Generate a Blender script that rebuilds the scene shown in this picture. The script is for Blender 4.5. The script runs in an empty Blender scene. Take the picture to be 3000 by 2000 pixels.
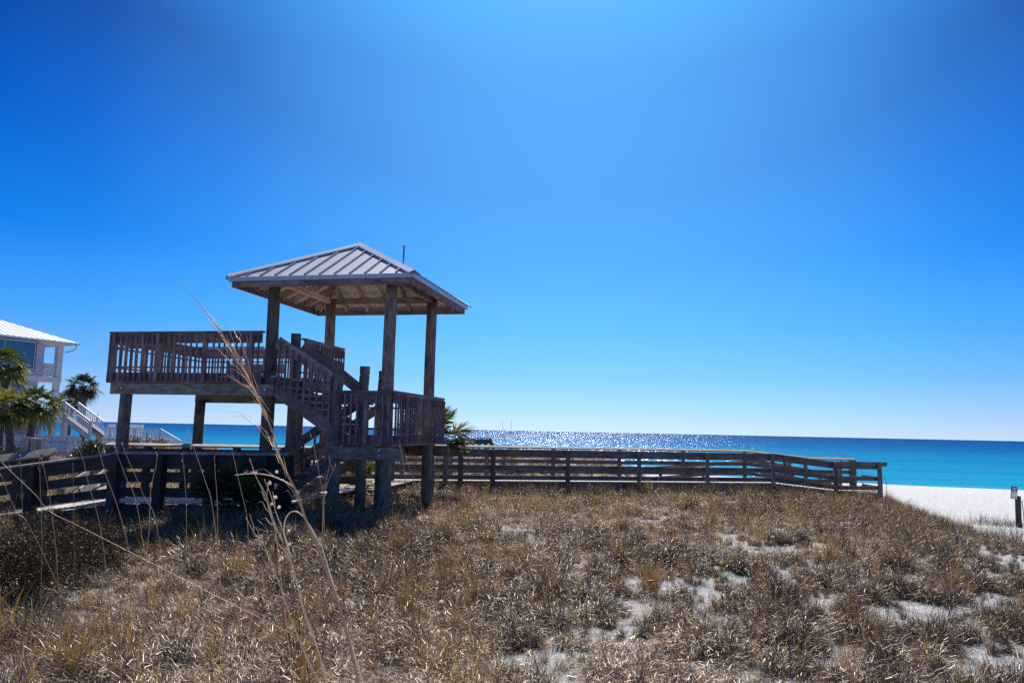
import bpy, math, random
import numpy as np
from mathutils import Vector, Matrix, noise
random.seed(7); RNG=np.random.default_rng(11)
sc=bpy.context.scene
COL=sc.collection
rad=math.radians
# ------------------------------------------------------------------ camera
FPX=2200.0; TH=rad(1.206); EYE=Vector((0,0,1.7))
_p=math.atan(260.4*math.cos(TH)/FPX)
FW=Vector((0,math.cos(_p),math.sin(_p))); U0=Vector((0,-math.sin(_p),math.cos(_p))); R0=Vector((1,0,0))
CR=math.cos(TH)*R0+math.sin(TH)*U0; CU=math.cos(TH)*U0-math.sin(TH)*R0
def at(x,y,Y):
    d=CR*((x-1500)/FPX)-CU*((y-1000)/FPX)+FW
    return EYE+d*(Y/d.y)
cam=bpy.data.cameras.new("camera"); cam.sensor_width=36; cam.lens=36*FPX/3000; cam.clip_end=60000; cam.clip_start=.05
co=bpy.data.objects.new("camera",cam); COL.objects.link(co)
M=Matrix((CR,CU,-FW)).transposed().to_4x4(); M.translation=EYE; co.matrix_world=M
sc.camera=co
# ------------------------------------------------------------------ object helpers
def tag(o,label=None,cat=None,group=None,kind=None):
    if label: o['label']=label
    if cat: o['category']=cat
    if group: o['group']=group
    if kind: o['kind']=kind
    return o
def empty(name,loc,label=None,cat=None,group=None):
    o=bpy.data.objects.new(name,None); COL.objects.link(o); o.location=loc; o.empty_display_size=.2
    return tag(o,label,cat,group)
class MB:
    def __init__(s): s.v=[];s.f=[];s.uv=[];s.sm=[];s.mi=[]
    def face(s,idx,uv,smooth=False,mi=0): s.f.append(tuple(idx)); s.uv+=uv; s.sm.append(smooth); s.mi.append(mi)
    def board(s,p0,p1,w,h,up=(0,0,1),mi=0,top=None):
        """plank from p0 to p1 (centre line); w across, h along up; top: p line is the top edge"""
        p0=Vector(p0);p1=Vector(p1); d=p1-p0; L=d.length; d=d/L
        up=Vector(up); a=d.cross(up)
        if a.length<1e-5: a=d.cross(Vector((0,1,0)))
        a.normalize(); b=a.cross(d).normalized()
        if top: p0=p0-b*h/2; p1=p1-b*h/2
        k=len(s.v); ou,ov=random.uniform(0,90),random.uniform(0,90)
        for p in(p0,p1):
            for (i,j) in((-1,-1),(1,-1),(1,1),(-1,1)): s.v.append(tuple(p+a*(w/2*i)+b*(h/2*j)))
        ws=[w,h,w,h]; acc=0
        for i in range(4):
            j=(i+1)%4
            s.face((k+i,k+j,k+4+j,k+4+i),[(ou,ov+acc),(ou,ov+acc+ws[i]),(ou+L,ov+acc+ws[i]),(ou+L,ov+acc)],mi=mi); acc+=ws[i]
        s.face((k+3,k+2,k+1,k),[(ou,ov),(ou,ov+w),(ou+.02,ov+w),(ou+.02,ov)],mi=mi)
        s.face((k+4,k+5,k+6,k+7),[(ou,ov),(ou,ov+w),(ou+.02,ov+w),(ou+.02,ov)],mi=mi)
        return s
    def tube(s,pts,rs,n=8,cap=True,mi=0,smooth=True):
        pts=[Vector(p) for p in pts]
        if not hasattr(rs,'__len__'): rs=[rs]*len(pts)
        k=len(s.v); ou,ov=random.uniform(0,90),random.uniform(0,90); acc=[0]
        for i in range(1,len(pts)): acc.append(acc[-1]+(pts[i]-pts[i-1]).length)
        ref=None
        for i,p in enumerate(pts):
            d=(pts[min(i+1,len(pts)-1)]-pts[max(i-1,0)]).normalized()
            if ref is None: ref=Vector((0,0,1)) if abs(d.z)<.9 else Vector((1,0,0))
            a=d.cross(ref).normalized(); b=a.cross(d).normalized(); ref=b
            for j in range(n):
                t=2*math.pi*j/n; s.v.append(tuple(p+(a*math.cos(t)+b*math.sin(t))*rs[i]))
        for i in range(len(pts)-1):
            for j in range(n):
                j2=(j+1)%n; c=2*math.pi*max(rs[0],.01)
                s.face((k+i*n+j,k+i*n+j2,k+(i+1)*n+j2,k+(i+1)*n+j),[(ou+acc[i],ov+c*j/n),(ou+acc[i],ov+c*(j+1)/n),(ou+acc[i+1],ov+c*(j+1)/n),(ou+acc[i+1],ov+c*j/n)],smooth,mi)
        if cap:
            s.face([k+j for j in range(n)][::-1],[(ou+.05*math.cos(6.28*j/n),ov+.05*math.sin(6.28*j/n)) for j in range(n)],mi=mi)
            m=k+(len(pts)-1)*n
            s.face([m+j for j in range(n)],[(ou+.05*math.cos(6.28*j/n),ov+.05*math.sin(6.28*j/n)) for j in range(n)],mi=mi)
        return s
    def quad(s,a,b,c,d,mi=0,smooth=False):
        k=len(s.v); s.v+=[tuple(a),tuple(b),tuple(c),tuple(d)]
        L=(Vector(b)-Vector(a)).length; W=(Vector(d)-Vector(a)).length
        s.face((k,k+1,k+2,k+3),[(0,0),(L,0),(L,W),(0,W)],smooth,mi)
    def poly(s,pts,mi=0):
        k=len(s.v); s.v+=[tuple(p) for p in pts]; s.face(range(k,k+len(pts)),[(p[0],p[1]) for p in pts],mi=mi)
    def build(s,name,mats,parent=None,origin=None):
        me=bpy.data.meshes.new(name); org=Vector(origin) if origin is not None else Vector((0,0,0))
        vs=[tuple(Vector(v)-org) for v in s.v] if origin is not None else s.v
        me.from_pydata(vs,[],s.f)
        uvl=me.uv_layers.new(name="UVMap"); flat=np.array(s.uv,dtype=np.float32).ravel(); uvl.data.foreach_set("uv",flat)
        me.polygons.foreach_set("use_smooth",s.sm); me.polygons.foreach_set("material_index",s.mi)
        for m in (mats if isinstance(mats,(list,tuple)) else [mats]): me.materials.append(m)
        me.update()
        o=bpy.data.objects.new(name,me); COL.objects.link(o)
        if parent is not None:
            o.parent=parent
            pl=wloc(parent); o.location=org-pl if origin is not None else -pl
        else: o.location=org
        return o
def wloc(o):
    v=Vector((0,0,0))
    while o is not None: v=v+o.location; o=o.parent
    return v
# ------------------------------------------------------------------ material helpers
def newmat(name):
    m=bpy.data.materials.new(name); m.use_nodes=True; nt=m.node_tree; nt.nodes.clear()
    return m,nt,nt.nodes,nt.links
def N(nt,typ,**k):
    n=nt.nodes.new(typ)
    for a,b in k.items():
        if a.startswith('i_'):
            key=a[2:]; n.inputs[int(key) if key.isdigit() else key.replace('_',' ')].default_value=b
        else: setattr(n,a,b)
    return n
def ramp(nt,stops,fac=None):
    r=nt.nodes.new('ShaderNodeValToRGB'); e=r.color_ramp.elements
    while len(e)<len(stops): e.new(.5)
    for el,(p,c) in zip(e,stops): el.position=p; el.color=(*c,1) if len(c)==3 else c
    if fac is not None: nt.links.new(fac,r.inputs[0])
    return r
def wood(name,cols,grain=(1.5,70),rough=.75,bump=.25,blotch=1.0,spec=.3):
    m,nt,n,l=newmat(name)
    uv=N(nt,'ShaderNodeUVMap'); oi=N(nt,'ShaderNodeObjectInfo')
    off=N(nt,'ShaderNodeVectorMath',operation='MULTIPLY_ADD'); off.inputs[1].default_value=(1,1,1)
    rnd=N(nt,'ShaderNodeVectorMath',operation='SCALE'); rnd.inputs[0].default_value=(31,17,5); l.new(oi.outputs['Random'],rnd.inputs['Scale'])
    l.new(uv.outputs[0],off.inputs[0]); l.new(rnd.outputs[0],off.inputs[2])
    mp=N(nt,'ShaderNodeMapping'); mp.inputs['Scale'].default_value=(grain[0],grain[1],1); l.new(off.outputs[0],mp.inputs[0])
    n1=N(nt,'ShaderNodeTexNoise',i_Scale=1.0,i_Detail=6.0,i_Roughness=.65,i_Distortion=.6); l.new(mp.outputs[0],n1.inputs['Vector'])
    n2=N(nt,'ShaderNodeTexNoise',i_Scale=1.3,i_Detail=4.0); l.new(off.outputs[0],n2.inputs['Vector'])
    mp3=N(nt,'ShaderNodeMapping'); mp3.inputs['Scale'].default_value=(4,9,1); l.new(off.outputs[0],mp3.inputs[0])
    n3=N(nt,'ShaderNodeTexNoise',i_Scale=1.0,i_Detail=3.0); l.new(mp3.outputs[0],n3.inputs['Vector'])
    mx=N(nt,'ShaderNodeMix',data_type='FLOAT'); mx.inputs[0].default_value=.45; l.new(n1.outputs[0],mx.inputs[2]); l.new(n2.outputs[0],mx.inputs[3])
    mx2=N(nt,'ShaderNodeMix',data_type='FLOAT'); mx2.inputs[0].default_value=.3*blotch; l.new(mx.outputs[0],mx2.inputs[2]); l.new(n3.outputs[0],mx2.inputs[3])
    k=len(cols); r=ramp(nt,[(.36+.28*i/(k-1),c) for i,c in enumerate(cols)],mx2.outputs[0])
    # nail heads / knots
    vo=N(nt,'ShaderNodeTexVoronoi',i_Scale=2.2); mpk=N(nt,'ShaderNodeMapping'); mpk.inputs['Scale'].default_value=(.8,2.2,1); l.new(off.outputs[0],mpk.inputs[0]); l.new(mpk.outputs[0],vo.inputs['Vector'])
    kr=ramp(nt,[(0,(.25,.22,.2)),(.05,(.4,.38,.36)),(.09,(1,1,1))],vo.outputs['Distance'])
    mul=N(nt,'ShaderNodeMix',data_type='RGBA',blend_type='MULTIPLY'); mul.inputs[0].default_value=.8; l.new(r.outputs[0],mul.inputs[6]); l.new(kr.outputs[0],mul.inputs[7])
    hv=N(nt,'ShaderNodeHueSaturation'); vr=N(nt,'ShaderNodeMapRange'); vr.inputs['To Min'].default_value=.68; vr.inputs['To Max'].default_value=1.38; l.new(oi.outputs['Random'],vr.inputs['Value']); l.new(vr.outputs[0],hv.inputs['Value']); l.new(mul.outputs[2],hv.inputs['Color'])
    b=N(nt,'ShaderNodeBump',i_Strength=bump,i_Distance=.01); l.new(n1.outputs[0],b.inputs['Height'])
    bs=N(nt,'ShaderNodeBsdfPrincipled',i_Roughness=rough); bs.inputs['Specular IOR Level'].default_value=spec
    l.new(hv.outputs[0],bs.inputs['Base Color']); l.new(b.outputs[0],bs.inputs['Normal'])
    o=N(nt,'ShaderNodeOutputMaterial'); l.new(bs.outputs[0],o.inputs[0]); return m
def plain(name,col,rough=.5,metal=0,nscale=6,var=.12,bump=0,coords='Object',spec=.4):
    m,nt,n,l=newmat(name)
    tc=N(nt,'ShaderNodeTexCoord'); ns=N(nt,'ShaderNodeTexNoise',i_Scale=float(nscale),i_Detail=5.0); l.new(tc.outputs[coords],ns.inputs['Vector'])
    c0=tuple(c*(1-var) for c in col); c1=tuple(min(1,c*(1+var)) for c in col)
    r=ramp(nt,[(.3,c0),(.7,c1)],ns.outputs[0])
    bs=N(nt,'ShaderNodeBsdfPrincipled',i_Roughness=rough,i_Metallic=metal); bs.inputs['Specular IOR Level'].default_value=spec
    l.new(r.outputs[0],bs.inputs['Base Color'])
    if bump:
        b=N(nt,'ShaderNodeBump',i_Strength=bump,i_Distance=.02); l.new(ns.outputs[0],b.inputs['Height']); l.new(b.outputs[0],bs.inputs['Normal'])
    o=N(nt,'ShaderNodeOutputMaterial'); l.new(bs.outputs[0],o.inputs[0]); return m
def leafmat(name,stops,rough=.35,trans=.35,gloss=.12,attr='bc',rv=.25):
    """thin plant matter: per-blade attribute picks a colour, some light passes through"""
    m,nt,n,l=newmat(name)
    a=N(nt,'ShaderNodeAttribute',attribute_name=attr); oi=N(nt,'ShaderNodeObjectInfo')
    ad=N(nt,'ShaderNodeMath',operation='MULTIPLY_ADD'); l.new(oi.outputs['Random'],ad.inputs[0]); ad.inputs[1].default_value=rv; l.new(a.outputs['Fac'],ad.inputs[2])
    s=N(nt,'ShaderNodeMath',operation='SUBTRACT'); l.new(ad.outputs[0],s.inputs[0]); s.inputs[1].default_value=rv/2
    r=ramp(nt,stops,s.outputs[0])
    d=N(nt,'ShaderNodeBsdfDiffuse'); t=N(nt,'ShaderNodeBsdfTranslucent'); g=N(nt,'ShaderNodeBsdfGlossy',i_Roughness=rough); g.inputs[0].default_value=(.95,.85,.75,1)
    l.new(r.outputs[0],d.inputs[0]); l.new(r.outputs[0],t.inputs[0])
    m1=N(nt,'ShaderNodeMixShader'); m1.inputs[0].default_value=trans; l.new(d.outputs[0],m1.inputs[1]); l.new(t.outputs[0],m1.inputs[2])
    m2=N(nt,'ShaderNodeMixShader'); m2.inputs[0].default_value=gloss; l.new(m1.outputs[0],m2.inputs[1]); l.new(g.outputs[0],m2.inputs[2])
    o=N(nt,'ShaderNodeOutputMaterial'); l.new(m2.outputs[0],o.inputs[0]); return m
W_DARK=wood('weathered_brown_wood',[(.065,.042,.044),(.19,.128,.122),(.35,.265,.245)])
W_WALK=wood('shade_darkened_wood',[(.016,.012,.012),(.038,.03,.028),(.08,.065,.058)])  # wood colour darkened to stand in for rail faces turned from the sun
W_BEAM=wood('weathered_beam_wood',[(.07,.058,.042),(.19,.16,.115),(.30,.25,.18)],grain=(1.2,26),blotch=1.6)
W_PILE=wood('piling_wood',[(.05,.038,.034),(.14,.11,.092),(.24,.19,.155)],grain=(2.2,16),blotch=1.5)
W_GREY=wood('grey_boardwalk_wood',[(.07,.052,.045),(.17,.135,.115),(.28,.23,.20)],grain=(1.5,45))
W_DECK=wood('deck_board_wood',[(.30,.28,.26),(.44,.42,.40),(.58,.56,.53)],grain=(1.5,45),bump=.15)
W_CAP=wood('sunbleached_cap_wood',[(.10,.09,.085),(.19,.178,.165),(.30,.285,.27)],grain=(1.2,30),bump=.3)
W_RAFT=wood('rafter_wood',[(.26,.175,.14),(.46,.34,.27),(.60,.47,.38)],grain=(1.5,45))
W_BIN=wood('pale_grey_wood',[(.13,.12,.11),(.25,.23,.21),(.36,.34,.31)],grain=(1.5,45))
ROOFM=plain('painted_metal_roof',(.47,.47,.48),rough=.38,metal=.1,nscale=1.1,var=.10,bump=.02)
TRIM=plain('roof_edge_trim',(.42,.44,.48),rough=.35,metal=.4,nscale=3,var=.08)
SEAM=plain('roof_seam_metal',(.24,.25,.28),rough=.38,metal=.25,nscale=5,var=.1)
UNDER=plain('roof_underside',(.62,.58,.54),rough=.6,nscale=5,var=.15)
BOLT=plain('galvanised_steel',(.35,.35,.36),rough=.4,metal=.8)
WHITEP=plain('white_house_paint',(.62,.62,.64),rough=.5,nscale=1.2,var=.06)
WALLP=plain('pale_grey_siding',(.42,.43,.50),rough=.6,nscale=.8,var=.08)
FENCEP=plain('white_picket_paint',(.55,.60,.70),rough=.55,nscale=2,var=.1)
TEAL=plain('teal_window_trim',(.03,.09,.13),rough=.4,nscale=3)
GLASS=plain('painted_sky_glass',(.015,.10,.24),rough=.05,nscale=1,var=.3,spec=1.0)  # blue in the base colour stands in for reflected sky
DARKIN=plain('porch_void_shade',(.10,.08,.06),rough=.7)  # dark tone painted as the shade below the porch
HROOF=plain('house_metal_roof',(.55,.60,.63),rough=.4,metal=.3,nscale=.6,var=.08)
# ------------------------------------------------------------------ world, sun
SUN_AZ,SUN_EL=rad(4.5),rad(50)
SDIR=Vector((math.sin(SUN_AZ)*math.cos(SUN_EL),math.cos(SUN_AZ)*math.cos(SUN_EL),math.sin(SUN_EL)))
w=bpy.data.worlds.new("World"); sc.world=w; w.use_nodes=True; nt=w.node_tree; nt.nodes.clear(); l=nt.links
sky=N(nt,'ShaderNodeTexSky',sky_type='NISHITA'); sky.sun_disc=False; sky.sun_elevation=SUN_EL; sky.sun_rotation=SUN_AZ; sky.air_density=1.0; sky.dust_density=.25; sky.ozone_density=3.0
tc=N(nt,'ShaderNodeTexCoord'); sx=N(nt,'ShaderNodeSeparateXYZ'); l.new(tc.outputs['Generated'],sx.inputs[0])
dot=N(nt,'ShaderNodeVectorMath',operation='DOT_PRODUCT'); l.new(tc.outputs['Generated'],dot.inputs[0]); dot.inputs[1].default_value=SDIR
# deep saturated blue that pales towards the horizon, by elevation
er=ramp(nt,[(0,(.50,.63,.88)),(.03,(.30,.53,.90)),(.07,(.13,.41,.92)),(.13,(.04,.33,.93)),(.22,(.0,.205,.83)),(.34,(.0,.105,.58)),(.45,(.0,.036,.30)),(.60,(.0,.06,.30)),(.8,(.05,.12,.30)),(1,(.08,.15,.32))],sx.outputs[2])
# air is brighter on the sun's side of the sky ...
hx=N(nt,'ShaderNodeVectorMath',operation='MULTIPLY'); l.new(tc.outputs['Generated'],hx.inputs[0]); hx.inputs[1].default_value=(1,1,0)
hn=N(nt,'ShaderNodeVectorMath',operation='NORMALIZE'); l.new(hx.outputs[0],hn.inputs[0])
hd=N(nt,'ShaderNodeVectorMath',operation='DOT_PRODUCT'); l.new(hn.outputs[0],hd.inputs[0]); hd.inputs[1].default_value=Vector((SDIR.x,SDIR.y,0)).normalized()
g1=ramp(nt,[(.74,(0,0,0)),(.82,(.006,.02,.03)),(.90,(.028,.085,.09)),(.965,(.065,.165,.14)),(1,(.09,.21,.16))],hd.outputs['Value'])
# ... and round the sun itself
g2=ramp(nt,[(.72,(0,0,0)),(.84,(.006,.035,.11)),(.90,(.012,.13,.40)),(.94,(.03,.23,.56)),(1,(.2,.3,.5))],dot.outputs['Value'])
ga=N(nt,'ShaderNodeMix',data_type='RGBA',blend_type='ADD'); ga.inputs[0].default_value=1; l.new(g1.outputs[0],ga.inputs[6]); l.new(g2.outputs[0],ga.inputs[7])
add=N(nt,'ShaderNodeMix',data_type='RGBA',blend_type='ADD'); add.inputs[0].default_value=1; l.new(er.outputs[0],add.inputs[6]); l.new(ga.outputs[2],add.inputs[7])
vs=N(nt,'ShaderNodeVectorMath',operation='SCALE'); vs.inputs['Scale'].default_value=5.6; l.new(add.outputs[2],vs.inputs[0])
hs=N(nt,'ShaderNodeHueSaturation',i_Saturation=1.5,i_Value=.8); l.new(sky.outputs[0],hs.inputs['Color'])
mxs=N(nt,'ShaderNodeMix',data_type='RGBA'); mxs.inputs[0].default_value=.06; l.new(vs.outputs[0],mxs.inputs[6]); l.new(hs.outputs[0],mxs.inputs[7])
bg=N(nt,'ShaderNodeBackground',i_Strength=.13); l.new(mxs.outputs[2],bg.inputs[0])
ow=N(nt,'ShaderNodeOutputWorld'); l.new(bg.outputs[0],ow.inputs[0])
sl=bpy.data.lights.new("sun",'SUN'); sl.energy=5.0; sl.angle=rad(.5); sl.color=(1,.92,.80)
so=bpy.data.objects.new("sun",sl); COL.objects.link(so); so.rotation_euler=(-SDIR).to_track_quat('-Z','Y').to_euler(); so.location=(0,0,50)
sc.view_settings.view_transform='Standard'; sc.view_settings.look='None'; sc.view_settings.exposure=.5; sc.view_settings.gamma=1
sc.cycles.use_denoising=False
sc.cycles.max_bounces=8; sc.cycles.transparent_max_bounces=8; sc.cycles.sample_clamp_indirect=6
# ------------------------------------------------------------------ terrain
def sst(a,b,x):
    t=np.clip((np.asarray(x,float)-a)/(b-a),0,1); return t*t*(3-2*t)
_g=np.random.default_rng(5).random((64,64))
def vn(x,y):
    xi=np.floor(x).astype(int);yi=np.floor(y).astype(int);fx=x-xi;fy=y-yi;fx=fx*fx*(3-2*fx);fy=fy*fy*(3-2*fy)
    g=lambda a,b:_g[a%64,b%64]
    return (g(xi,yi)*(1-fx)+g(xi+1,yi)*fx)*(1-fy)+(g(xi,yi+1)*(1-fx)+g(xi+1,yi+1)*fx)*fy-.5
def fbm(x,y): return vn(x,y)+.5*vn(x*2.1+7,y*2.1+3)+.25*vn(x*4.3+1,y*4.3+9)
def shoreY(x): return np.where(x<41,62+.62*(41-x),62-.3*(x-41))
def ground_h(x,y):
    x=np.asarray(x,float);y=np.asarray(y,float)
    h=-.22-.30*sst(12,26,y)*sst(-6,2,x)
    h=h+.22*fbm(x*.35,y*.35)+.06*fbm(x*1.7+3,y*1.7)
    # dune flank to the right
    e=9.5+.30*np.clip(y-15,-12,14)+.5*fbm(x*.3,y*.3)
    right=sst(-.3,4.2,x-e)
    h=h*(1-right)+(-2.25)*right
    # land behind the boardwalk
    b=sst(28.5,31.5,y)*sst(-9,-5,x)*(1-sst(3.5,8.5,x))
    h=h+b*(.95+.25*fbm(x*.5,y*.5))*(1-sst(35,39,y))
    back=sst(28.5,36,y)*sst(4,9,x)+sst(36,46,y)*sst(-9,-5,x)*(1-sst(4,9,x))
    h=h*(1-np.clip(back,0,1))+(-2.2)*np.clip(back,0,1)
    leftm=(1-sst(-9,-5,x))
    h=h*(1-leftm)+leftm*(-.62+.12*fbm(x*.25,y*.25)-.3*sst(40,58,y)-1.7*sst(78,98,y))
    # near camera keep
    sy=shoreY(x)
    s=sst(-14,3,y-sy); h=h*(1-s)+(-2.72)*s
    s2=sst(0,160,y-sy); h=h-6*s2
    s3=sst(25,60,x)*(1-sst(-14,3,y-sy)); h=h*(1-s3)+(-2.3)*s3
    return h
def grid(xs,ys,name,mat):
    X,Y=np.meshgrid(xs,ys); Z=ground_h(X,Y); nx,ny=len(xs),len(ys)
    v=np.stack([X,Y,Z],-1).reshape(-1,3)
    i=np.arange(nx*ny).reshape(ny,nx); f=np.stack([i[:-1,:-1],i[:-1,1:],i[1:,1:],i[1:,:-1]],-1).reshape(-1,4)
    me=bpy.data.meshes.new(name); me.from_pydata(v.tolist(),[],f.tolist()); me.polygons.foreach_set("use_smooth",[True]*len(f)); me.materials.append(mat)
    o=bpy.data.objects.new(name,me); COL.objects.link(o); return o
m,nt,n,l=newmat('dune_sand')
geo=N(nt,'ShaderNodeNewGeometry')
a=N(nt,'ShaderNodeTexNoise',i_Scale=.55,i_Detail=6.0,i_Roughness=.6); l.new(geo.outputs['Position'],a.inputs['Vector'])
b_=N(nt,'ShaderNodeTexNoise',i_Scale=9.0,i_Detail=8.0,i_Roughness=.7); l.new(geo.outputs['Position'],b_.inputs['Vector'])
c_=N(nt,'ShaderNodeTexNoise',i_Scale=60.0,i_Detail=4.0,i_Roughness=.7); l.new(geo.outputs['Position'],c_.inputs['Vector'])
sand=ramp(nt,[(.3,(.44,.44,.44)),(.55,(.57,.57,.575)),(.75,(.68,.68,.685))],b_.outputs[0])
litter=ramp(nt,[(.25,(.05,.04,.03)),(.5,(.16,.12,.09)),(.75,(.34,.28,.22))],c_.outputs[0])
sep=N(nt,'ShaderNodeSeparateXYZ'); l.new(geo.outputs['Position'],sep.inputs[0])
vc=N(nt,'ShaderNodeAttribute',attribute_name='litter')
ad=N(nt,'ShaderNodeMath',operation='ADD'); l.new(b_.outputs[0],ad.inputs[0]); l.new(vc.outputs['Fac'],ad.inputs[1])
sf=ramp(nt,[(.78,(0,0,0)),(1.0,(1,1,1))],ad.outputs[0])
mx=N(nt,'ShaderNodeMix',data_type='RGBA'); l.new(sf.outputs[0],mx.inputs[0]); l.new(sand.outputs[0],mx.inputs[6]); l.new(litter.outputs[0],mx.inputs[7])
bm=N(nt,'ShaderNodeBump',i_Strength=.9,i_Distance=.12); l.new(b_.outputs[0],bm.inputs['Height'])
bm2=N(nt,'ShaderNodeBump',i_Strength=.5,i_Distance=.02); l.new(c_.outputs[0],bm2.inputs['Height']); l.new(bm.outputs[0],bm2.inputs['Normal'])
fp=N(nt,'ShaderNodeTexVoronoi',i_Scale=1.7); l.new(geo.outputs['Position'],fp.inputs['Vector'])
fpr=ramp(nt,[(0,(0,0,0)),(.22,(.4,.4,.4)),(.34,(1,1,1))],fp.outputs['Distance'])
bm3=N(nt,'ShaderNodeBump',i_Strength=.7,i_Distance=.10); l.new(fpr.outputs[0],bm3.inputs['Height']); l.new(bm2.outputs[0],bm3.inputs['Normal'])
db=N(nt,'ShaderNodeTexVoronoi',i_Scale=3.1); dbm=N(nt,'ShaderNodeMapping'); dbm.inputs['Scale'].default_value=(.45,1.3,1); l.new(geo.outputs['Position'],dbm.inputs[0]); l.new(dbm.outputs[0],db.inputs['Vector'])
dbr=ramp(nt,[(0,(.22,.19,.17)),(.06,(.4,.36,.33)),(.085,(1,1,1))],db.outputs['Distance'])
dmx=N(nt,'ShaderNodeMix',data_type='RGBA',blend_type='MULTIPLY'); dmx.inputs[0].default_value=.8; l.new(mx.outputs[2],dmx.inputs[6]); l.new(dbr.outputs[0],dmx.inputs[7])
bm2=bm3; mx=dmx
bs=N(nt,'ShaderNodeBsdfPrincipled',i_Roughness=.9); bs.inputs['Specular IOR Level'].default_value=.2; l.new(mx.outputs[2],bs.inputs['Base Color']); l.new(bm2.outputs[0],bs.inputs['Normal'])
o=N(nt,'ShaderNodeOutputMaterial'); l.new(bs.outputs[0],o.inputs[0]); SAND=m
def nonuni(a,b,c,d,fine,coarse):
    return np.unique(np.round(np.concatenate([-np.geomspace(-a if a<0 else 1,-b,coarse) if a<b<0 else np.linspace(a,b,coarse),np.linspace(b,c,fine),np.geomspace(c,d,coarse)]),3))
xs=nonuni(-3000,-20,20,3000,170,45); ys=np.unique(np.concatenate([np.linspace(-40,2,14),np.linspace(2,46,200),np.geomspace(46,600,70)]))
gr=grid(xs,ys,'ground',SAND); tag(gr,kind='structure')
# how much dead litter lies on the sand
def sand_patch(x,y):
    """1 where bare sand shows between the tufts"""
    P=((1.9,9.6,1.6,1.6,.45),(3.7,12.2,1.9,2.2,.85),(0.6,16,1.8,3,.7),(5.1,15.4,2.0,3.0,.8),(3.6,18.3,2.6,2.2,.55),(4.4,7.6,1.2,1.4,.7),(5.4,8.8,1.4,2.0,.7),(-.6,7.0,1.0,1.0,.35),(8.3,13,1.4,2.2,.8),(9.6,17.5,1.4,2.4,.6),(1.9,6.3,1.3,.7,.4),(11.6,22,1.1,2.2,.6),(7.0,10.0,1.3,1.6,.6),(-3.4,8.3,.8,.7,.4))
    s=0
    for (px,py,rx,ry,k) in P: s=np.maximum(s,k*np.exp(-(((x-px)/rx)**2+((y-py)/ry)**2)))
    return np.clip(s*1.0+.34*fbm(x*1.1+5,y*1.1)+1.5*fbm(x*4.1+5,y*4.1)*np.clip(s+.3,0,1)+.05+.11*sst(-.5,3,x)*(1-sst(17,22,y))-.28*(1-sst(-3,-1,x)),0,1)
def edgeX(y): return 9.6+.30*np.clip(y-15,-12,14)
me=gr.data; vv=np.empty(len(me.vertices)*3,dtype=np.float32); me.vertices.foreach_get('co',vv); vv=vv.reshape(-1,3)
x,y=vv[:,0].astype(float),vv[:,1].astype(float)
lit=(1-sand_patch(x,y)*1.5)*.42*(1-sst(-.5,2.0,x-edgeX(y)))*(1-.6*sst(-1,2,x))
lit=lit*(1-sst(33,38,y)*sst(-12,-8,x)); lit=np.where(y>70,0,lit); lit=np.where((y>28)&(x>6),0,lit); lit=np.clip(lit,0,.6)
att=me.attributes.new('litter','FLOAT','POINT'); att.data.foreach_set('value',lit.astype(np.float32))
# ------------------------------------------------------------------ sea
m,nt,n,l=newmat('sea_water')
geo=N(nt,'ShaderNodeNewGeometry'); sep=N(nt,'ShaderNodeSeparateXYZ'); l.new(geo.outputs['Position'],sep.inputs[0])
# offshore distance from the slanting shoreline
mm=N(nt,'ShaderNodeMath',operation='MULTIPLY_ADD'); l.new(sep.outputs[0],mm.inputs[0]); mm.inputs[1].default_value=.3; l.new(sep.outputs[1],mm.inputs[2])
wn=N(nt,'ShaderNodeTexNoise',i_Scale=1.0,i_Detail=4.0); wm=N(nt,'ShaderNodeMapping'); wm.inputs['Scale'].default_value=(.004,.02,1); l.new(geo.outputs['Position'],wm.inputs[0]); l.new(wm.outputs[0],wn.inputs['Vector'])
ws=N(nt,'ShaderNodeMath',operation='MULTIPLY_ADD'); l.new(wn.outputs[0],ws.inputs[0]); ws.inputs[1].default_value=.5; ws.inputs[2].default_value=.75
dm=N(nt,'ShaderNodeMath',operation='MULTIPLY'); l.new(mm.outputs[0],dm.inputs[0]); l.new(ws.outputs[0],dm.inputs[1])
lg=N(nt,'ShaderNodeMath',operation='LOGARITHM'); l.new(dm.outputs[0],lg.inputs[0]); lg.inputs[1].default_value=10
mr=N(nt,'ShaderNodeMapRange'); mr.inputs['From Min'].default_value=1.7; mr.inputs['From Max'].default_value=3.7; l.new(lg.outputs[0],mr.inputs['Value'])
cr=ramp(nt,[(0,(.10,.33,.40)),(.08,(.022,.27,.40)),(.16,(.008,.225,.385)),(.28,(.004,.175,.36)),(.43,(.002,.105,.29)),(.58,(.002,.072,.235)),(1,(.002,.05,.19))],mr.outputs[0])
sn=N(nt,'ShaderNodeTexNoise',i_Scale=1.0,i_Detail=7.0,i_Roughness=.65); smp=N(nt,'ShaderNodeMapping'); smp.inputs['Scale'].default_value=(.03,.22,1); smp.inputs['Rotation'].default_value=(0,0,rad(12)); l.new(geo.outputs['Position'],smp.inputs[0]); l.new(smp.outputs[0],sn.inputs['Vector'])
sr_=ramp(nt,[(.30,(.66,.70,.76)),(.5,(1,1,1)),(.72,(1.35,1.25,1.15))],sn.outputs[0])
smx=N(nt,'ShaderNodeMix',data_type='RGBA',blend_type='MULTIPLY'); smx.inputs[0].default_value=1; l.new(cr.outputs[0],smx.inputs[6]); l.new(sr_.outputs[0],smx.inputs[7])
d=N(nt,'ShaderNodeBsdfDiffuse'); l.new(smx.outputs[2],d.inputs[0])
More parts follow.
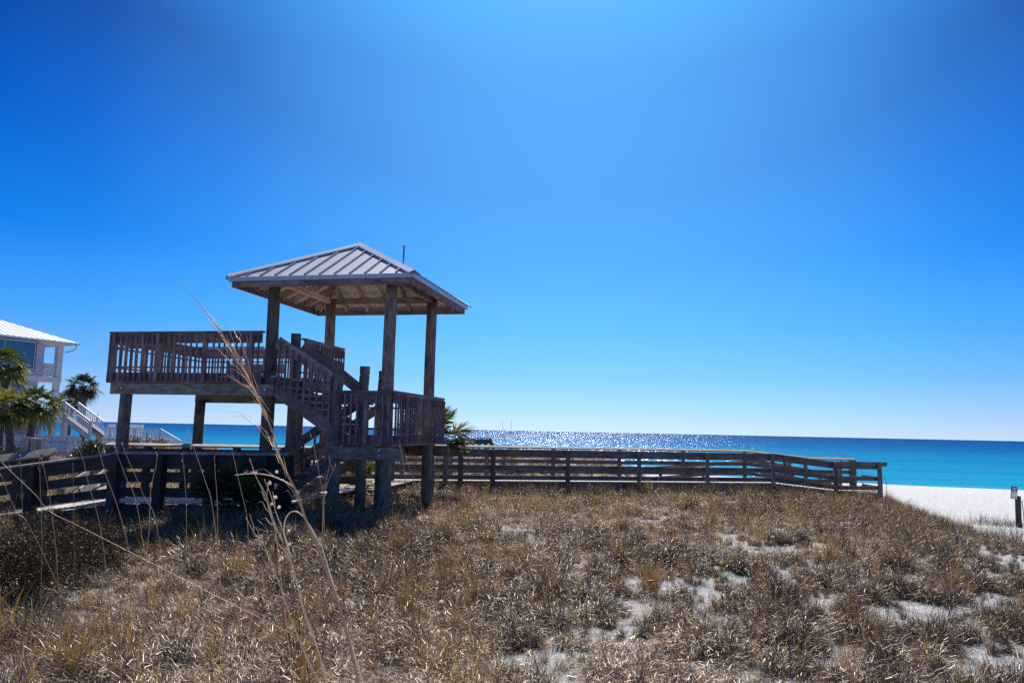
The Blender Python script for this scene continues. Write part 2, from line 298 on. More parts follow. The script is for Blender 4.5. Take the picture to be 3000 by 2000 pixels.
# facets
def facet(scale,amp,asp=.45):
    mp=N(nt,'ShaderNodeMapping'); mp.inputs['Scale'].default_value=(scale*asp,scale,1); l.new(geo.outputs['Position'],mp.inputs[0])
    v=N(nt,'ShaderNodeTexVoronoi',i_Scale=1.0); v.voronoi_dimensions='2D'; l.new(mp.outputs[0],v.inputs['Vector'])
    s=N(nt,'ShaderNodeVectorMath',operation='SUBTRACT'); l.new(v.outputs['Color'],s.inputs[0]); s.inputs[1].default_value=(.5,.5,.5)
    q=N(nt,'ShaderNodeVectorMath',operation='MULTIPLY'); l.new(s.outputs[0],q.inputs[0]); q.inputs[1].default_value=(amp*.52,amp*1.08,0); return q
f1=facet(4.5,.60); f2=facet(1.7,.60)
ad=N(nt,'ShaderNodeVectorMath',operation='ADD'); l.new(f1.outputs[0],ad.inputs[0]); l.new(f2.outputs[0],ad.inputs[1])
ad2=N(nt,'ShaderNodeVectorMath',operation='ADD'); l.new(ad.outputs[0],ad2.inputs[0]); ad2.inputs[1].default_value=(0,-.03,1)
nn=N(nt,'ShaderNodeVectorMath',operation='NORMALIZE'); l.new(ad2.outputs[0],nn.inputs[0])
g=N(nt,'ShaderNodeBsdfGlossy',i_Roughness=.19); l.new(nn.outputs[0],g.inputs['Normal']); g.inputs[0].default_value=(.9,.95,1,1)
ms=N(nt,'ShaderNodeMixShader'); ms.inputs[0].default_value=.05; l.new(d.outputs[0],ms.inputs[1]); l.new(g.outputs[0],ms.inputs[2])
# wave shading on the diffuse body
wv=N(nt,'ShaderNodeTexNoise',i_Scale=1.0,i_Detail=5.0,i_Roughness=.6); wmm=N(nt,'ShaderNodeMapping'); wmm.inputs['Scale'].default_value=(.10,.55,1); l.new(geo.outputs['Position'],wmm.inputs[0]); l.new(wmm.outputs[0],wv.inputs['Vector'])
bp=N(nt,'ShaderNodeBump',i_Strength=.9,i_Distance=1.1); l.new(wv.outputs[0],bp.inputs['Height']); l.new(bp.outputs[0],d.inputs['Normal'])
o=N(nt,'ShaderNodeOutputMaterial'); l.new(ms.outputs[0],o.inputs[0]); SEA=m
mb=MB(); Z=-2.8
mb.poly([(-40000,40,Z),(40000,40,Z),(40000,50000,Z),(-40000,50000,Z)])
tag(mb.build('sea',SEA),kind='structure')
# ------------------------------------------------------------------ pavilion
YAW=-.2087; C0=Vector((-3.828,18.385,0)); UU=Vector((math.cos(YAW),math.sin(YAW),0)); VV=Vector((-math.sin(YAW),math.cos(YAW),0))
def G(u,v,z): return C0+UU*u+VV*v+Vector((0,0,z))
pav=empty('beach_pavilion',G(0,0,-.3),'weathered brown wooden pavilion with metal hip roof, stairs and raised railed deck on pilings','pavilion')
H,AP,S=5.0,6.2,2.2
# roof sheet with thickness
rf=MB(); c=[(-S,-S),(S,-S),(S,S),(-S,S)]; apx=G(0,0,AP)
for i in range(4):
    a,b=c[i],c[(i+1)%4]; k=len(rf.v); rf.v+=[tuple(G(*a,H)),tuple(G(*b,H)),tuple(apx)]; rf.face((k,k+1,k+2),[(0,0),(4.4,0),(2.2,2.5)])
    k=len(rf.v); rf.v+=[tuple(G(*a,H-.025)),tuple(G(*b,H-.025)),tuple(G(0,0,AP-.025))]; rf.face((k+2,k+1,k),[(0,0),(4.4,0),(2.2,2.5)],mi=1)
    rf.quad(G(*b,H),G(*a,H),G(*a,H-.025),G(*b,H-.025),mi=0)
roof=rf.build('roof',[ROOFM,UNDER],pav)
SL=(AP-H)/S
def side(i,s,t,z):
    """point on roof side i: s along eave (-S..S), t inward 0..S"""
    if i==0: return G(s,-S+t,z)
    if i==1: return G(S-t,s,z)
    if i==2: return G(-s,S-t,z)
    return G(-S+t,-s,z)
nseam=0
for i in range(4):
    for k in range(-6,7):
        s=k*.355+.02; t=S-abs(s)-.10
        if t<.08: continue
        sm=MB(); nrm=(side(i,s,0,H)-side(i,s,1,H)); 
        sm.board(side(i,s,-.01,H+.022-SL*.01),side(i,s,t,H+.022+SL*t),.03,.045,up=(0,0,1))
        sm.build('seam',SEAM,roof)
for i in range(4):
    a=c[i]; hp=MB(); p0=G(a[0]*1.01,a[1]*1.01,H+.06); p1=G(0,0,AP+.085)
    d=(p1-p0).normalized(); perp=d.cross(Vector((0,0,1))).normalized()
    drop=.118*SL/math.sqrt(2)/1
    for sg in(-1,1):
        e0=p0+perp*sg*.13-Vector((0,0,.07)); e1=p1+perp*sg*.13-Vector((0,0,.07))
        tri=[p0,e0,e1,p1] if sg>0 else [p0,p1,e1,e0]
        hp.quad(*tri); lo=[q-Vector((0,0,.02)) for q in tri]; hp.quad(*lo[::-1])
        hp.quad(e0,e1,e1-Vector((0,0,.04)),e0-Vector((0,0,.04)))
    hp.build('hip_cap',ROOFM,roof)
cp=MB(); cp.tube([G(0,0,AP-.02),G(0,0,AP+.07)],[.16,.03],8); cp.build('roof_finial',ROOFM,roof)
rod=MB(); rod.tube([G(.85,.75,H+.6),G(.86,.75,6.31)],.022,8); rod.tube([G(.86,.75,6.31),G(.86,.75,6.36)],.045,8); rod.build('vent_rod',BOLT,roof)
for i in range(4):
    f=MB(); f.board(side(i,-S,.03,H-.055),side(i,S,.03,H-.055),.05,.075); f.build('eave_trim',TRIM,roof)
    f=MB(); f.board(side(i,-S+.06,.09,H-.155),side(i,S-.06,.09,H-.155),.045,.13); f.build('fascia_board',W_DARK,roof)
    # rafters
    for k in range(-3,4):
        s=k*.61; t=S-abs(s)
        if t<.3: continue
        r=MB(); r.board(side(i,s,.12,H-.13+SL*.12),side(i,s,t-.02,H-.13+SL*t),.045,.15,up=(0,0,1)); r.build('rafter',W_RAFT,roof)
    r=MB(); a=c[i]; r.board(G(a[0]*.95,a[1]*.95,H-.14+SL*.1),G(0,0,AP-.14),.06,.17); r.build('hip_rafter',W_RAFT,roof)
    r=MB()
    for t in(.35,.95,1.5): r.board(side(i,-S+t+.05,t,H-.052+SL*t),side(i,S-t-.05,t,H-.052+SL*t),.11,.03)
    r.build('purlins',W_RAFT,roof)
# corner pilings carrying the roof
def gz(u,v):
    p=G(u,v,0); return float(ground_h(p.x,p.y))-.3
def pile(p_u,p_v,z1,r=.135,name='piling',mat=W_PILE,notch=False,par=pav):
    mbb=MB(); z0=gz(p_u,p_v); n=9
    pts=[];rs=[]
    for k in range(n):
        t=k/(n-1); pts.append(G(p_u+.012*math.sin(5*t+p_u),p_v+.01*math.cos(4*t),z0+(z1-z0)*t)); rs.append(r*(1.06-.10*t))
    if notch:
        z=z1-.22; pts=pts[:-1]; rs=rs[:-1]
        pts=[p for p in pts if p.z<z-.1]; rs=rs[:len(pts)]; rr=rs[-1]
        for zz,q in((z,rr),(z+.004,rr*.86),(z+.03,rr*.86),(z+.034,rr),(z1-.01,rr),(z1,rr*.95)): pts.append(G(p_u,p_v,zz)); rs.append(q)
    mbb.tube(pts,rs,16); return mbb.build(name,mat,par)
pile(-1.43,-1.5,5.1,.14); pile(1.45,-1.5,5.1,.14); pile(-1.45,1.52,5.12,.14); pile(1.42,1.52,5.12,.14)
for (a,b) in(((-1.43,-1.42),(-1.45,1.45)),((1.45,-1.42),(1.42,1.45)),((-1.4,1.5),(1.4,1.5)),((-1.4,-1.5),(1.4,-1.5))):
    r=MB(); off=(.0,0)
    r.board(G(*a,5.07),G(*b,5.07),.09,.15); r.build('tie_beam',W_RAFT if a[0]<0 and b[1]>0 and a[1]<0 else W_DARK,pav)
# upper deck structure
pile(-5.13,-1.52,2.4,.14); pile(-5.2,1.5,2.35,.14); pile(-2.25,1.5,2.35,.14)
def brd(name,a,b,w,h,mat=W_DARK,par=pav,up=(0,0,1)):
    r=MB(); r.board(G(*a),G(*b),w,h,up=up); return r.build(name,mat,par)
brd('girder',(-5.42,-1.70,2.49),(-1.2,-1.70,2.49),.07,.26,W_BEAM)
brd('girder',(-5.5,1.70,2.42),(-.2,1.70,2.42),.07,.26,W_BEAM)
for (u_,v_) in((-1.38,-1.742),(-5.1,-1.742)):
    r=MB(); r.tube([G(u_,v_,2.5),G(u_,v_-.02,2.5)],.03,8); r.build('bolt',BOLT,pav)
def deckboards(u0,u1,v0,v1,z,name='deck_boards',par=pav,along='v',mat=W_DECK):
    r=MB(); w=.14; 
    if along=='v':
        k=u0
        while k<u1-.05: r.board(G(k+w/2,v0,z),G(k+w/2,v1,z),w-.008,.035); k+=w
    else:
        k=v0
        while k<v1-.05: r.board(G(u0,k+w/2,z),G(u1,k+w/2,z),w-.008,.035); k+=w
    return r.build(name,mat,par)
deckboards(-5.55,-1.22,-1.62,2.0,2.80)
r=MB()
for k in range(10): 
    u_=-5.45+k*.46; r.board(G(u_,-1.6,2.69),G(u_,1.98,2.69),.04,.17)
r.build('joists',W_BEAM,pav)
# railing: posts, top rail board, bottom skirt, balusters
NB=[0]
def railing(a,b,ztop,zbot,zskirt,out,nb,posts,single=True,name='railing',mid=True,zb1=None):
    """a,b local (u,v) ends; out local outward unit; zb: baluster bottom"""
    a=Vector(a);b=Vector(b);out=Vector(out); d=(b-a); L=d.length; d/=L
    r=MB()
    def q(s,o,z): p=a+d*s+out*o; return G(p.x,p.y,z)
    dz=0
    r.board(q(0,0,ztop-.02),q(L,0,ztop-.02),.11,.04); r.board(q(.02,.03,ztop-.16),q(L-.02,.03,ztop-.16),.04,.235)
    if mid: r.board(q(0,-.03,zskirt+.14),q(L,-.03,zskirt+.14),.04,.035); r.board(q(0,-.03,zskirt+.60),q(L,-.03,zskirt+.60),.04,.035)
    r.board(q(0,.02,zskirt-.11),q(L,.02,zskirt-.11),.04,.24)
    rail=r.build(name,W_DARK,pav)
    step=L/nb; proto=None
    zz0,zz1=zbot+.05,ztop-.09
    if single:
        for k in range(nb):
            s=(k+.5)*step
            if any(abs(s-ps)<.09 for ps in posts): continue
            if proto is None:
                r=MB(); p=q(0,.07,0); r.board(Vector((0,0,zz0)),Vector((0,0,zz1)),.033,.036,up=UU); proto=r.build('baluster',W_DARK,rail); o=proto
            else: o=proto.copy(); COL.objects.link(o); o.parent=rail
            p=q(s+random.uniform(-.008,.008),.07,0); o.location=Vector((p.x,p.y,0))-wloc(rail)
            NB[0]+=1
    else:
        r=MB()
        for k in range(nb): s=(k+.5)*step; r.board(q(s,.07,zz0),q(s,.07,zz1),.033,.036,up=UU)
        tag(r.build('baluster_row',W_DARK,rail),kind='stuff')
    for s in posts:
        r=MB(); r.board(q(s,.075,zz0-.02),q(s,.075,ztop-.06),.09,.09,up=UU); r.build('rail_post',W_DARK,rail)
    return rail
railing((-5.55,-1.7),(-1.52,-1.7),3.84,2.62,2.86,(0,-1),28,(.18,1.36,2.6,3.78))
railing((-5.55,1.98),(-5.55,-1.66),3.84,2.62,2.86,(-1,0),20,(1.2,2.4),single=False)
railing((-1.3,2.0),(-5.5,2.0),3.84,2.62,2.86,(0,1),22,(1.4,2.8),single=False)
railing((-1.25,-.33),(-1.25,1.98),3.84,2.75,2.86,(1,0),14,())
# bench on the deck
r=MB(); r.board(G(-4.5,1.55,3.24),G(-2.75,1.55,3.24),.04,.26); r.board(G(-4.5,1.25,3.02),G(-2.75,1.25,3.02),.42,.045); r.board(G(-4.5,1.58,3.62),G(-2.75,1.60,3.62),.04,.07)
for u_ in(-4.3,-2.95): r.board(G(u_,1.3,2.8),G(u_,1.3,3.0),.3,.06); r.board(G(u_,1.6,2.82),G(u_,1.62,3.65),.06,.06,up=UU)
r.build('bench',W_DARK,pav)
# stair 1
def stair(u0,z0,u1,z1,v0,v1,nt_,rail_h=1.0,name='staircase',fr=True,br=True,solid=True):
    r=MB()
    for v_ in(v0,v1): r.board(G(u0,v_,z0-.14),G(u1,v_,z1-.14),.045,.30)
    st=r.build(name,W_DARK,pav)
    for k in range(nt_):
        t=(k+.5)/nt_; u_=u0+(u1-u0)*t; z=z0+(z1-z0)*t
        r=MB(); r.board(G(u_,v0+.03,z-.02),G(u_,v1-.03,z-.02),.29,.04,up=(0,0,1)); r.build('tread',W_DECK,st)
    return st
st1=stair(-1.22,2.68,.38,1.70,-1.66,-.42,6)
r=MB(); r.board(G(-1.18,-.42,3.68),G(.36,-.42,2.55),.045,.26); r.build('stair_rail',W_DARK,st1); r=MB(); r.board(G(-1.18,-1.68,3.60),G(.28,-1.68,2.72),.045,.24); hr=r.build('stair_rail',W_DARK,st1)
proto=None
for k in range(9):
    t=(k+.6)/9.2; u_=-1.18+1.46*t; z=3.60-.88*t
    r=MB(); r.board(G(u_,-1.73,z-.98),G(u_,-1.73,z+.04),.042,.042,up=UU); r.build('baluster',W_DARK,hr)
pile(-1.38,-.45,3.93,.125,'newel_post'); pile(.30,-1.60,3.12,.13,'newel_post',notch=True); pile(.43,-.42,3.14,.125,'newel_post',notch=True); pile(.36,.95,3.14,.125,'newel_post',notch=True)
# landing
deckboards(.28,1.62,-1.6,2.0,1.50)
brd('girder',(.15,-1.74,1.14),(1.92,-1.74,1.14),.07,.26,W_BEAM); brd('girder',(.15,1.74,1.14),(1.92,1.74,1.14),.07,.26,W_BEAM)
r=MB()
for u_ in(.35,.75,1.15,1.5): r.board(G(u_,-1.6,1.39),G(u_,1.98,1.39),.04,.17)
r.build('joists',W_BEAM,pav)
r=MB(); r.tube([G(1.43,-1.78,1.1),G(1.43,-1.80,1.1)],.028,8); r.tube([G(1.43,-1.78,1.22),G(1.43,-1.80,1.22)],.028,8); r.build('bolt',BOLT,pav)
railing((.36,-1.7),(1.66,-1.7),2.50,1.30,1.53,(0,-1),9,(.06,.72))
railing((1.64,-1.72),(1.64,2.02),2.51,1.30,1.53,(1,0),24,())
railing((1.62,2.0),(.4,2.0),2.50,1.30,1.53,(0,1),8,(),single=False)
# stair 2 down to the walkway
st2=stair(.28,1.44,-2.0,-.02,1.0,-.40,8)
r=MB(); r.board(G(.3,1.06,2.24),G(-1.75,1.06,.92),.045,.22); r.build('stair_rail',W_DARK,st2); r=MB(); r.board(G(.3,-.46,2.24),G(-1.75,-.46,.92),.045,.22); r.board(G(.3,-.46,1.8),G(-1.7,-.46,.5),.03,.05)
hr=r.build('stair_rail',W_DARK,st2)
for k in range(7):
    t=(k+.5)/7; u_=.3-2.05*t; z=2.24-1.32*t
    r=MB(); r.board(G(u_,-.50,z-.95),G(u_,-.50,z+.02),.042,.042,up=UU); r.build('baluster',W_DARK,hr)
for v_ in(-.44,1.02): pile(-1.85,v_,1.12,.09,'newel_post')
# ------------------------------------------------------------------ walkways (plank rails on posts)
def wood_rail(par,pts,rails=(.30,.60,.93),post_at=(),post_w=.14,cap_w=.24,cap_tilt=0,h=1.07,rail_h=.15,top_h=.19,outn=1,capmat=W_CAP,mat=W_GREY,postdrop=.5,capname='cap_rail'):
    """pts: list of (x,y,z deck). post_at list of points"""
    P=[Vector(p) for p in pts]; r=MB()
    for i in range(len(P)-1):
        d=(P[i+1]-P[i]).normalized(); nrm=Vector((-d.y,d.x,0)).normalized()*outn*.0
        for k,hh in enumerate(rails):
            th=top_h if k==len(rails)-1 else rail_h
            r.board(P[i]+Vector((0,0,hh)),P[i+1]+Vector((0,0,hh)),.045,th)
    rl=r.build('side_rails',mat,par)
    if cap_w:
        r=MB()
        for i in range(len(P)-1):
            d=(P[i+1]-P[i]).normalized(); nr=Vector((-d.y,d.x,0)).normalized()*outn
            up=(Vector((0,0,1))*math.cos(cap_tilt)+nr*math.sin(cap_tilt))
            r.board(P[i]+Vector((0,0,h)),P[i+1]+Vector((0,0,h)),cap_w,.04,up=up)
        r.build(capname,capmat,par)
    for p in post_at:
        p=Vector(p); z0=float(ground_h(p.x,p.y))-postdrop
        r=MB(); r.board(Vector((p.x,p.y,z0)),Vector((p.x,p.y,p.z+h-.03)),post_w,post_w,up=UU); r.build('post',mat,par)
def lerp(a,b,t): return Vector(a)*(1-t)+Vector(b)*t
def deckstrip(par,quadpts,w=.14,z_th=.04,name='deck_planks',mat=W_DECK):
    """quad a,b,c,d : a->b near edge, d->c far edge; planks run across"""
    a,b,c_,d=[Vector(p) for p in quadpts]; n_=max(2,int((b-a).length/w)); r=MB()
    for k in range(n_):
        t=(k+.5)/n_; wd=(b-a).length/n_-.008
        r.board(lerp(a,b,t),lerp(d,c_,t),wd,z_th)
    return r.build(name,mat,par)
# right boardwalk
BWn=[(-5.6,24.45),(9.5,27.55)]; dd=Vector((15.1,3.1,0)).normalized(); nr=Vector((-dd.y,dd.x,0)); WID=1.85
bw=empty('boardwalk',(2,26,-.5),'long weathered grey boardwalk with three-plank side rails running to the beach','boardwalk')
A=Vector((-5.6,24.45,0)); B=Vector((9.55,27.56,0)); C1=Vector((11.85,27.75,-.24)); D1=Vector((13.5,27.85,-.24))
Af,Bf,C1f,D1f=A+nr*WID,B+nr*WID,C1+Vector((-.1,WID,0)),D1+Vector((0,WID,0))
deckstrip(bw,(A,B,Bf,Af)); deckstrip(bw,(B,C1,C1f,Bf)); deckstrip(bw,(C1,D1+Vector((.1,0,0)),D1f+Vector((.1,0,0)),C1f))
off=nr*.10
def onx(a,b,px):
    # point of segment a-b seen at source pixel column px (used only to space the posts)
    best=None
    for k in range(401):
        p=lerp(a,b,k/400); d=p+Vector((0,0,.5))-EYE; x=1500+FPX*d.dot(CR)/d.dot(FW)
        if best is None or abs(x-px)<best[0]: best=(abs(x-px),p)
    return best[1]
A2,B2,C2,D2=[p-Vector((.02,.09,0)) for p in(A,B,C1,D1)]
pn=[onx(A2,B2,px) for px in(1010,1150,1306,1351,1444,1662,1872,2071,2262)]+[C2,D2]
pn=[p-Vector((0,.09,0)) for p in pn]
wood_rail(bw,[A2,B2,C2,D2+Vector((.0,0,0))],rails=(.13,.47,.92),post_at=pn,cap_w=.0,rail_h=.15,top_h=.22)
r=MB(); r.board(A2+Vector((0,0,1.05)),B2+Vector((0,0,1.05)),.15,.04); r.board(B2+Vector((0,0,1.05)),C2+Vector((0,0,1.03)),.15,.04); r.board(C2+Vector((0,0,1.03)),D2+Vector((.3,0,1.03)),.15,.04)
r.board(C2+Vector((.05,-.06,1.0)),D2+Vector((.28,-.06,1.0)),.04,.15)
r.build('cap_rail',W_GREY,bw)
A3,B3,C3,D3=[p+Vector((0,.06,0)) for p in(Af,Bf,C1f,D1f)]
pf=[onx(A3,B3,px) for px in(1180,1320,1425,1621,1815,2001,2180)]+[onx(B3,C3,2300),onx(B3,C3,2360),onx(C3,D3,2494),D3]
wood_rail(bw,[A3,B3,C3,D3],rails=(.24,.60,.92),post_at=pf,cap_w=.22,cap_tilt=rad(-14),rail_h=.14,top_h=.17,h=1.10)
# end rail at the landing, facing the sea
r=MB()
for hh in(.13,.47,.92): r.board(D2+Vector((-.02,.2,hh)),D3+Vector((-.02,-.7,hh)),.045,.15)
r.build('end_rails',W_GREY,bw)
r=MB()
for (p,q) in((A,B),(B,C1),(C1,D1)): r.board(p+Vector((0,-.02,-.18)),q+Vector((0,-.02,-.18)),.06,.28)
for (p,q) in((Af,Bf),(Bf,C1f),(C1f,D1f)): r.board(p+Vector((0,.0,-.18)),q+Vector((0,.0,-.18)),.06,.28)
r.build('stringers',W_GREY,bw)
# beach stairs with handrails beyond the boardwalk
bst=empty('beach_stairs',(9.5,31,-1.2),'plank stairs with handrails dropping to the beach behind the far end of the boardwalk','stairs')
r=MB()
for k in range(9):
    t=k/8; r.board(Vector((11.1-0*t,29.75+2.6*t,-.3-1.9*t)),Vector((12.9,29.75+2.6*t,-.3-1.9*t)),.27,.04)
r.build('treads',W_DECK,bst)
for x_ in(11.0,13.0):
    r=MB(); r.board(Vector((x_,29.7,.72)),Vector((x_,32.4,-1.2)),.045,.18); r.board(Vector((x_,29.7,.2)),Vector((x_,32.4,-1.7)),.045,.14); r.board(Vector((x_,29.7,-.42)),Vector((x_,32.4,-2.3)),.05,.26)
    r.build('stair_rail',W_GREY,bst)
    for yy in(29.9,31.1,32.3):
        r=MB(); z=.72-1.92*(yy-29.7)/2.7; r.board(Vector((x_,yy,-2.7)),Vector((x_,yy,z)),.12,.12,up=UU); r.build('post',W_GREY,bst)
# second crossover with sloped rails
cx=empty('crossover_ramp',(7,31.5,-1),'low wooden ramp rail sloping behind the middle of the boardwalk','ramp')
r=MB(); p0=at(1900,1372,31.5); p1=at(2215,1350,31.5); p2=at(2440,1392,31.5)
r.board(p0,p1,.05,.14); r.board(p1,p2,.05,.16); r.board(p0-Vector((0,0,.4)),p1-Vector((0,0,.4)),.05,.12); r.board(p1-Vector((0,0,.4)),p2-Vector((0,0,.4)),.05,.12); r.build('side_rails',W_DARK,cx)
for px in(1935,2060,2242,2285,2321,2401):
    p=at(px,1360,31.6); z=float(ground_h(p.x,p.y)); zt=p1.z-.02-(abs(p.x-p1.x)*.12)
    r=MB(); r.board((p.x,p.y,z-.4),(p.x,p.y,zt),.13,.13,up=UU); r.build('post',W_DARK,cx)
# railing on top of dune behind landing
lo=empty('lookout_railing',(-2.5,33.5,.3),'short wooden railing with wide uprights and sloped end on the dune behind the boardwalk','railing')
r=MB(); a_=at(1288,1285,33); b_=at(1434,1284,33); c_=at(1447,1318,33)
r.board(a_,b_,.16,.04); r.board(a_-Vector((0,-.02,.14)),b_-Vector((0,-.02,.14)),.05,.2); r.board(b_,c_,.06,.15); r.board(a_-Vector((0,0,.62)),b_-Vector((0,0,.62)),.05,.14); r.build('top_rail',W_GREY,lo)
for k in range(8):
    p=lerp(a_,b_,(k+.4)/8); r=MB(); r.board((p.x,p.y,float(ground_h(p.x,p.y))-.3),(p.x,p.y,p.z-.03),.10,.10,up=UU); r.build('upright',W_GREY,lo)
# ------------------------------------------------------------------ walkway under the pavilion and ramp to the left
wk=empty('walkway',G(-4,0,-.4),'shade-darkened weathered walkway with plank rails passing below the raised deck and ramping down left','walkway')
E1=G(-5.0,-2.1,0); E0=Vector((-11.8,17.3,-.51)); Em=Vector((-15.0,17.8,-.98))
E1=Vector((-8.6,16.8,-.04)); E2=G(-.55,-2.05,0); E2.z=0.02
# near rail
posts=[onx(E0,E1,100),lerp(Em,E0,.35),E1+Vector((-.05,0,0))]+[onx(E1,E2,px) for px in(473,620,775,897)]
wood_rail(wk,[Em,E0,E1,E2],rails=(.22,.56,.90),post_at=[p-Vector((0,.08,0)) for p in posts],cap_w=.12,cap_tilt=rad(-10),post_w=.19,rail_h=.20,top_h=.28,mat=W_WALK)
# far rail, left stretch with rounded end
F0=Vector((-15.2,20.0,-.62)); F1=Vector((-11.87,19.6,-.13))
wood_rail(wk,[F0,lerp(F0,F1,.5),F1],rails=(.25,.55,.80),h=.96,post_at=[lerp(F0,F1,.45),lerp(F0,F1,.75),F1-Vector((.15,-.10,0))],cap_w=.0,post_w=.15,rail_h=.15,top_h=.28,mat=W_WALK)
r=MB(); d=(F1-F0).normalized(); nr2=Vector((-d.y,d.x,0)); up=(Vector((0,0,1))*math.cos(.5)-nr2*math.sin(.5)*(-1 if nr2.y>0 else 1)*-1)
up=Vector((0,0,1))*math.cos(.6)+Vector((d.y,-d.x,0))*math.sin(.6)
zc=Vector((0,0,1.02)); r.board(F0+zc,F1+zc,.34,.05,up=up)
ad_=d.cross(up).normalized(); r.tube([F1+zc-up*.027,F1+zc+up*.027],.17,16,smooth=False); r.build('cap_rail',W_CAP,wk)
# far rail, right stretch
G0=at(312,1300,20.0); G0.z=0.0; G1=G(-.9,2.6,0); G1.z=0; G1b=A+Vector((0.05,0,0))
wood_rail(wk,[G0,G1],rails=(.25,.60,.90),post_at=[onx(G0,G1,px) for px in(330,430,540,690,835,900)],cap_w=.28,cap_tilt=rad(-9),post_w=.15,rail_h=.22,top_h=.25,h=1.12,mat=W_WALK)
# deck planks
XA=Em+Vector((0,2.1,0)); XB=E0+Vector((0,2.25,0)); XC=Vector((-8.9,19.9,-.04)); deckstrip(wk,(Em,E0,XB,XA)); 
deckstrip(wk,(E0,E1,XC,XB))
deckstrip(wk,(E1,E2,G1,XC))
deckstrip(wk,(G(-2.4,2.5,-.006),G(-.4,2.5,-.006),A+dd*2.6+Vector((0,0,-.006)),A+Vector((0,0,-.006))))
r=MB()
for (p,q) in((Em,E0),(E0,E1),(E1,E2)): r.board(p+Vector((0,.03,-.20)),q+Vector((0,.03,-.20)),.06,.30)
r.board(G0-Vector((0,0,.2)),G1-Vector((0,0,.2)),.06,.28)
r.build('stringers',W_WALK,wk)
# side ramp going off the walkway on the left
sr=empty('side_ramp',at(230,1420,19),'pale plank ramp with slanted side boards leaving the left walkway','ramp')
r=MB(); a_=at(178,1440,20.6);b_=at(262,1388,23); r.board(a_,b_,.06,.30); a2=at(232,1445,20.4);b2=at(306,1388,22.6); r.board(a2,b2,.06,.28)
r.board(lerp(a_,a2,.5)-Vector((0,0,.25)),lerp(b_,b2,.5)-Vector((0,0,.3)),.9,.04); r.build('slanted_boards',W_BIN,sr)
for p in(a_,b_,b2):
    r=MB(); r.board((p.x,p.y,float(ground_h(p.x,p.y))-.3),(p.x,p.y,p.z+.1),.13,.13,up=UU); r.build('post',W_BIN,sr)
# notice board behind the walkway
sg=empty('notice_sign',at(736,1362,25),'white notice sign with red heading on grey posts behind the walkway','sign')
p=at(736,1363,25); SIGNW=plain('sign_white',(.7,.72,.74),rough=.4,nscale=20,var=.03); SIGNR=plain('sign_red',(.45,.03,.03),rough=.5); SIGNK=plain('sign_black',(.012,.012,.014),rough=.45)
r=MB(); r.board(p+Vector((-.21,0,0)),p+Vector((.21,0,0)),.02,.40); r.build('sign_panel',SIGNW,sg)
r=MB(); r.board(p+Vector((-.18,-.013,.13)),p+Vector((.18,-.013,.13)),.004,.035); r.board(p+Vector((-.12,-.013,-.16)),p+Vector((.12,-.013,-.16)),.004,.03); r.build('red_lines',SIGNR,sg)
r=MB()
for k in range(5): r.board(p+Vector((-.16,-.013,.07-.045*k)),p+Vector((.10+.06*(k%2),-.013,.07-.045*k)),.004,.014)
r.build('text_lines',SIGNK,sg)
for s_ in(-.05,.30):
    r=MB(); r.board((p.x+s_,p.y+.06,-.8),(p.x+s_,p.y+.06,p.z+.25),.09,.09,up=UU); r.build('post',W_BIN,sg)
# ------------------------------------------------------------------ beach sign and sand fence (right)
bs_=empty('sand_fence',at(2992,1545,35),'slatted wooden sand fence at the right edge of the beach','fence')
p=at(2984,1546,35); q=at(2969,1452,35.0)
q2=Vector((q.x,q.y,q.z))
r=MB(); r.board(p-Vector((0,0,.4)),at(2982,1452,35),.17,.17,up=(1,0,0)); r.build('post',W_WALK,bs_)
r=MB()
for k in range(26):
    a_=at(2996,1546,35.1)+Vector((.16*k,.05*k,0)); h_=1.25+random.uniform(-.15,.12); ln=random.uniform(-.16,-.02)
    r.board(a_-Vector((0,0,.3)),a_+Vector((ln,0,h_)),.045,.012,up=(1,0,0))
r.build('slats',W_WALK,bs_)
r=MB()
for z in(.35,.9): r.tube([p+Vector((0,-.03,z)),p+Vector((4.2,1.3,z))],.006,5)
r.build('wires',BOLT,bs_)
bsg=empty('beach_sign',at(2975,1460,34.85),'small black and white beach rules sign on the sand fence post','sign')
c0=at(2971,1443,34.8); tl=rad(-7); rx=Vector((math.cos(tl),0,math.sin(tl))); uz=Vector((-math.sin(tl),0,math.cos(tl)))
r=MB(); r.board(c0-rx*.145,c0+rx*.145,.015,.56,up=uz); r.build('sign_panel',SIGNK,bsg)
r=MB(); r.board(c0-rx*.125-uz*.10-Vector((0,.01,0)),c0+rx*.125-uz*.10-Vector((0,.01,0)),.004,.33,up=uz); r.build('white_field',SIGNW,bsg)
r=MB()
for (zz,w0,w1) in((.225,-.10,.11),(.165,-.11,.11),(.105,-.07,.08)): r.board(c0+rx*w0+uz*zz-Vector((0,.011,0)),c0+rx*w1+uz*zz-Vector((0,.011,0)),.004,.026,up=uz)
r.build('heading_lines',SIGNW,bsg)
r=MB()
for (zz,w0,w1) in((-.0,-.10,.02),(.035,-.10,.10),(-.035,-.10,-.0),(-.20,-.08,-.05),(-.20,.05,.09)): r.board(c0+rx*w0+uz*zz-Vector((0,.014,0)),c0+rx*w1+uz*zz-Vector((0,.014,0)),.003,.012 if zz>-.1 else .07,up=uz)
r.build('text_lines',SIGNK,bsg)
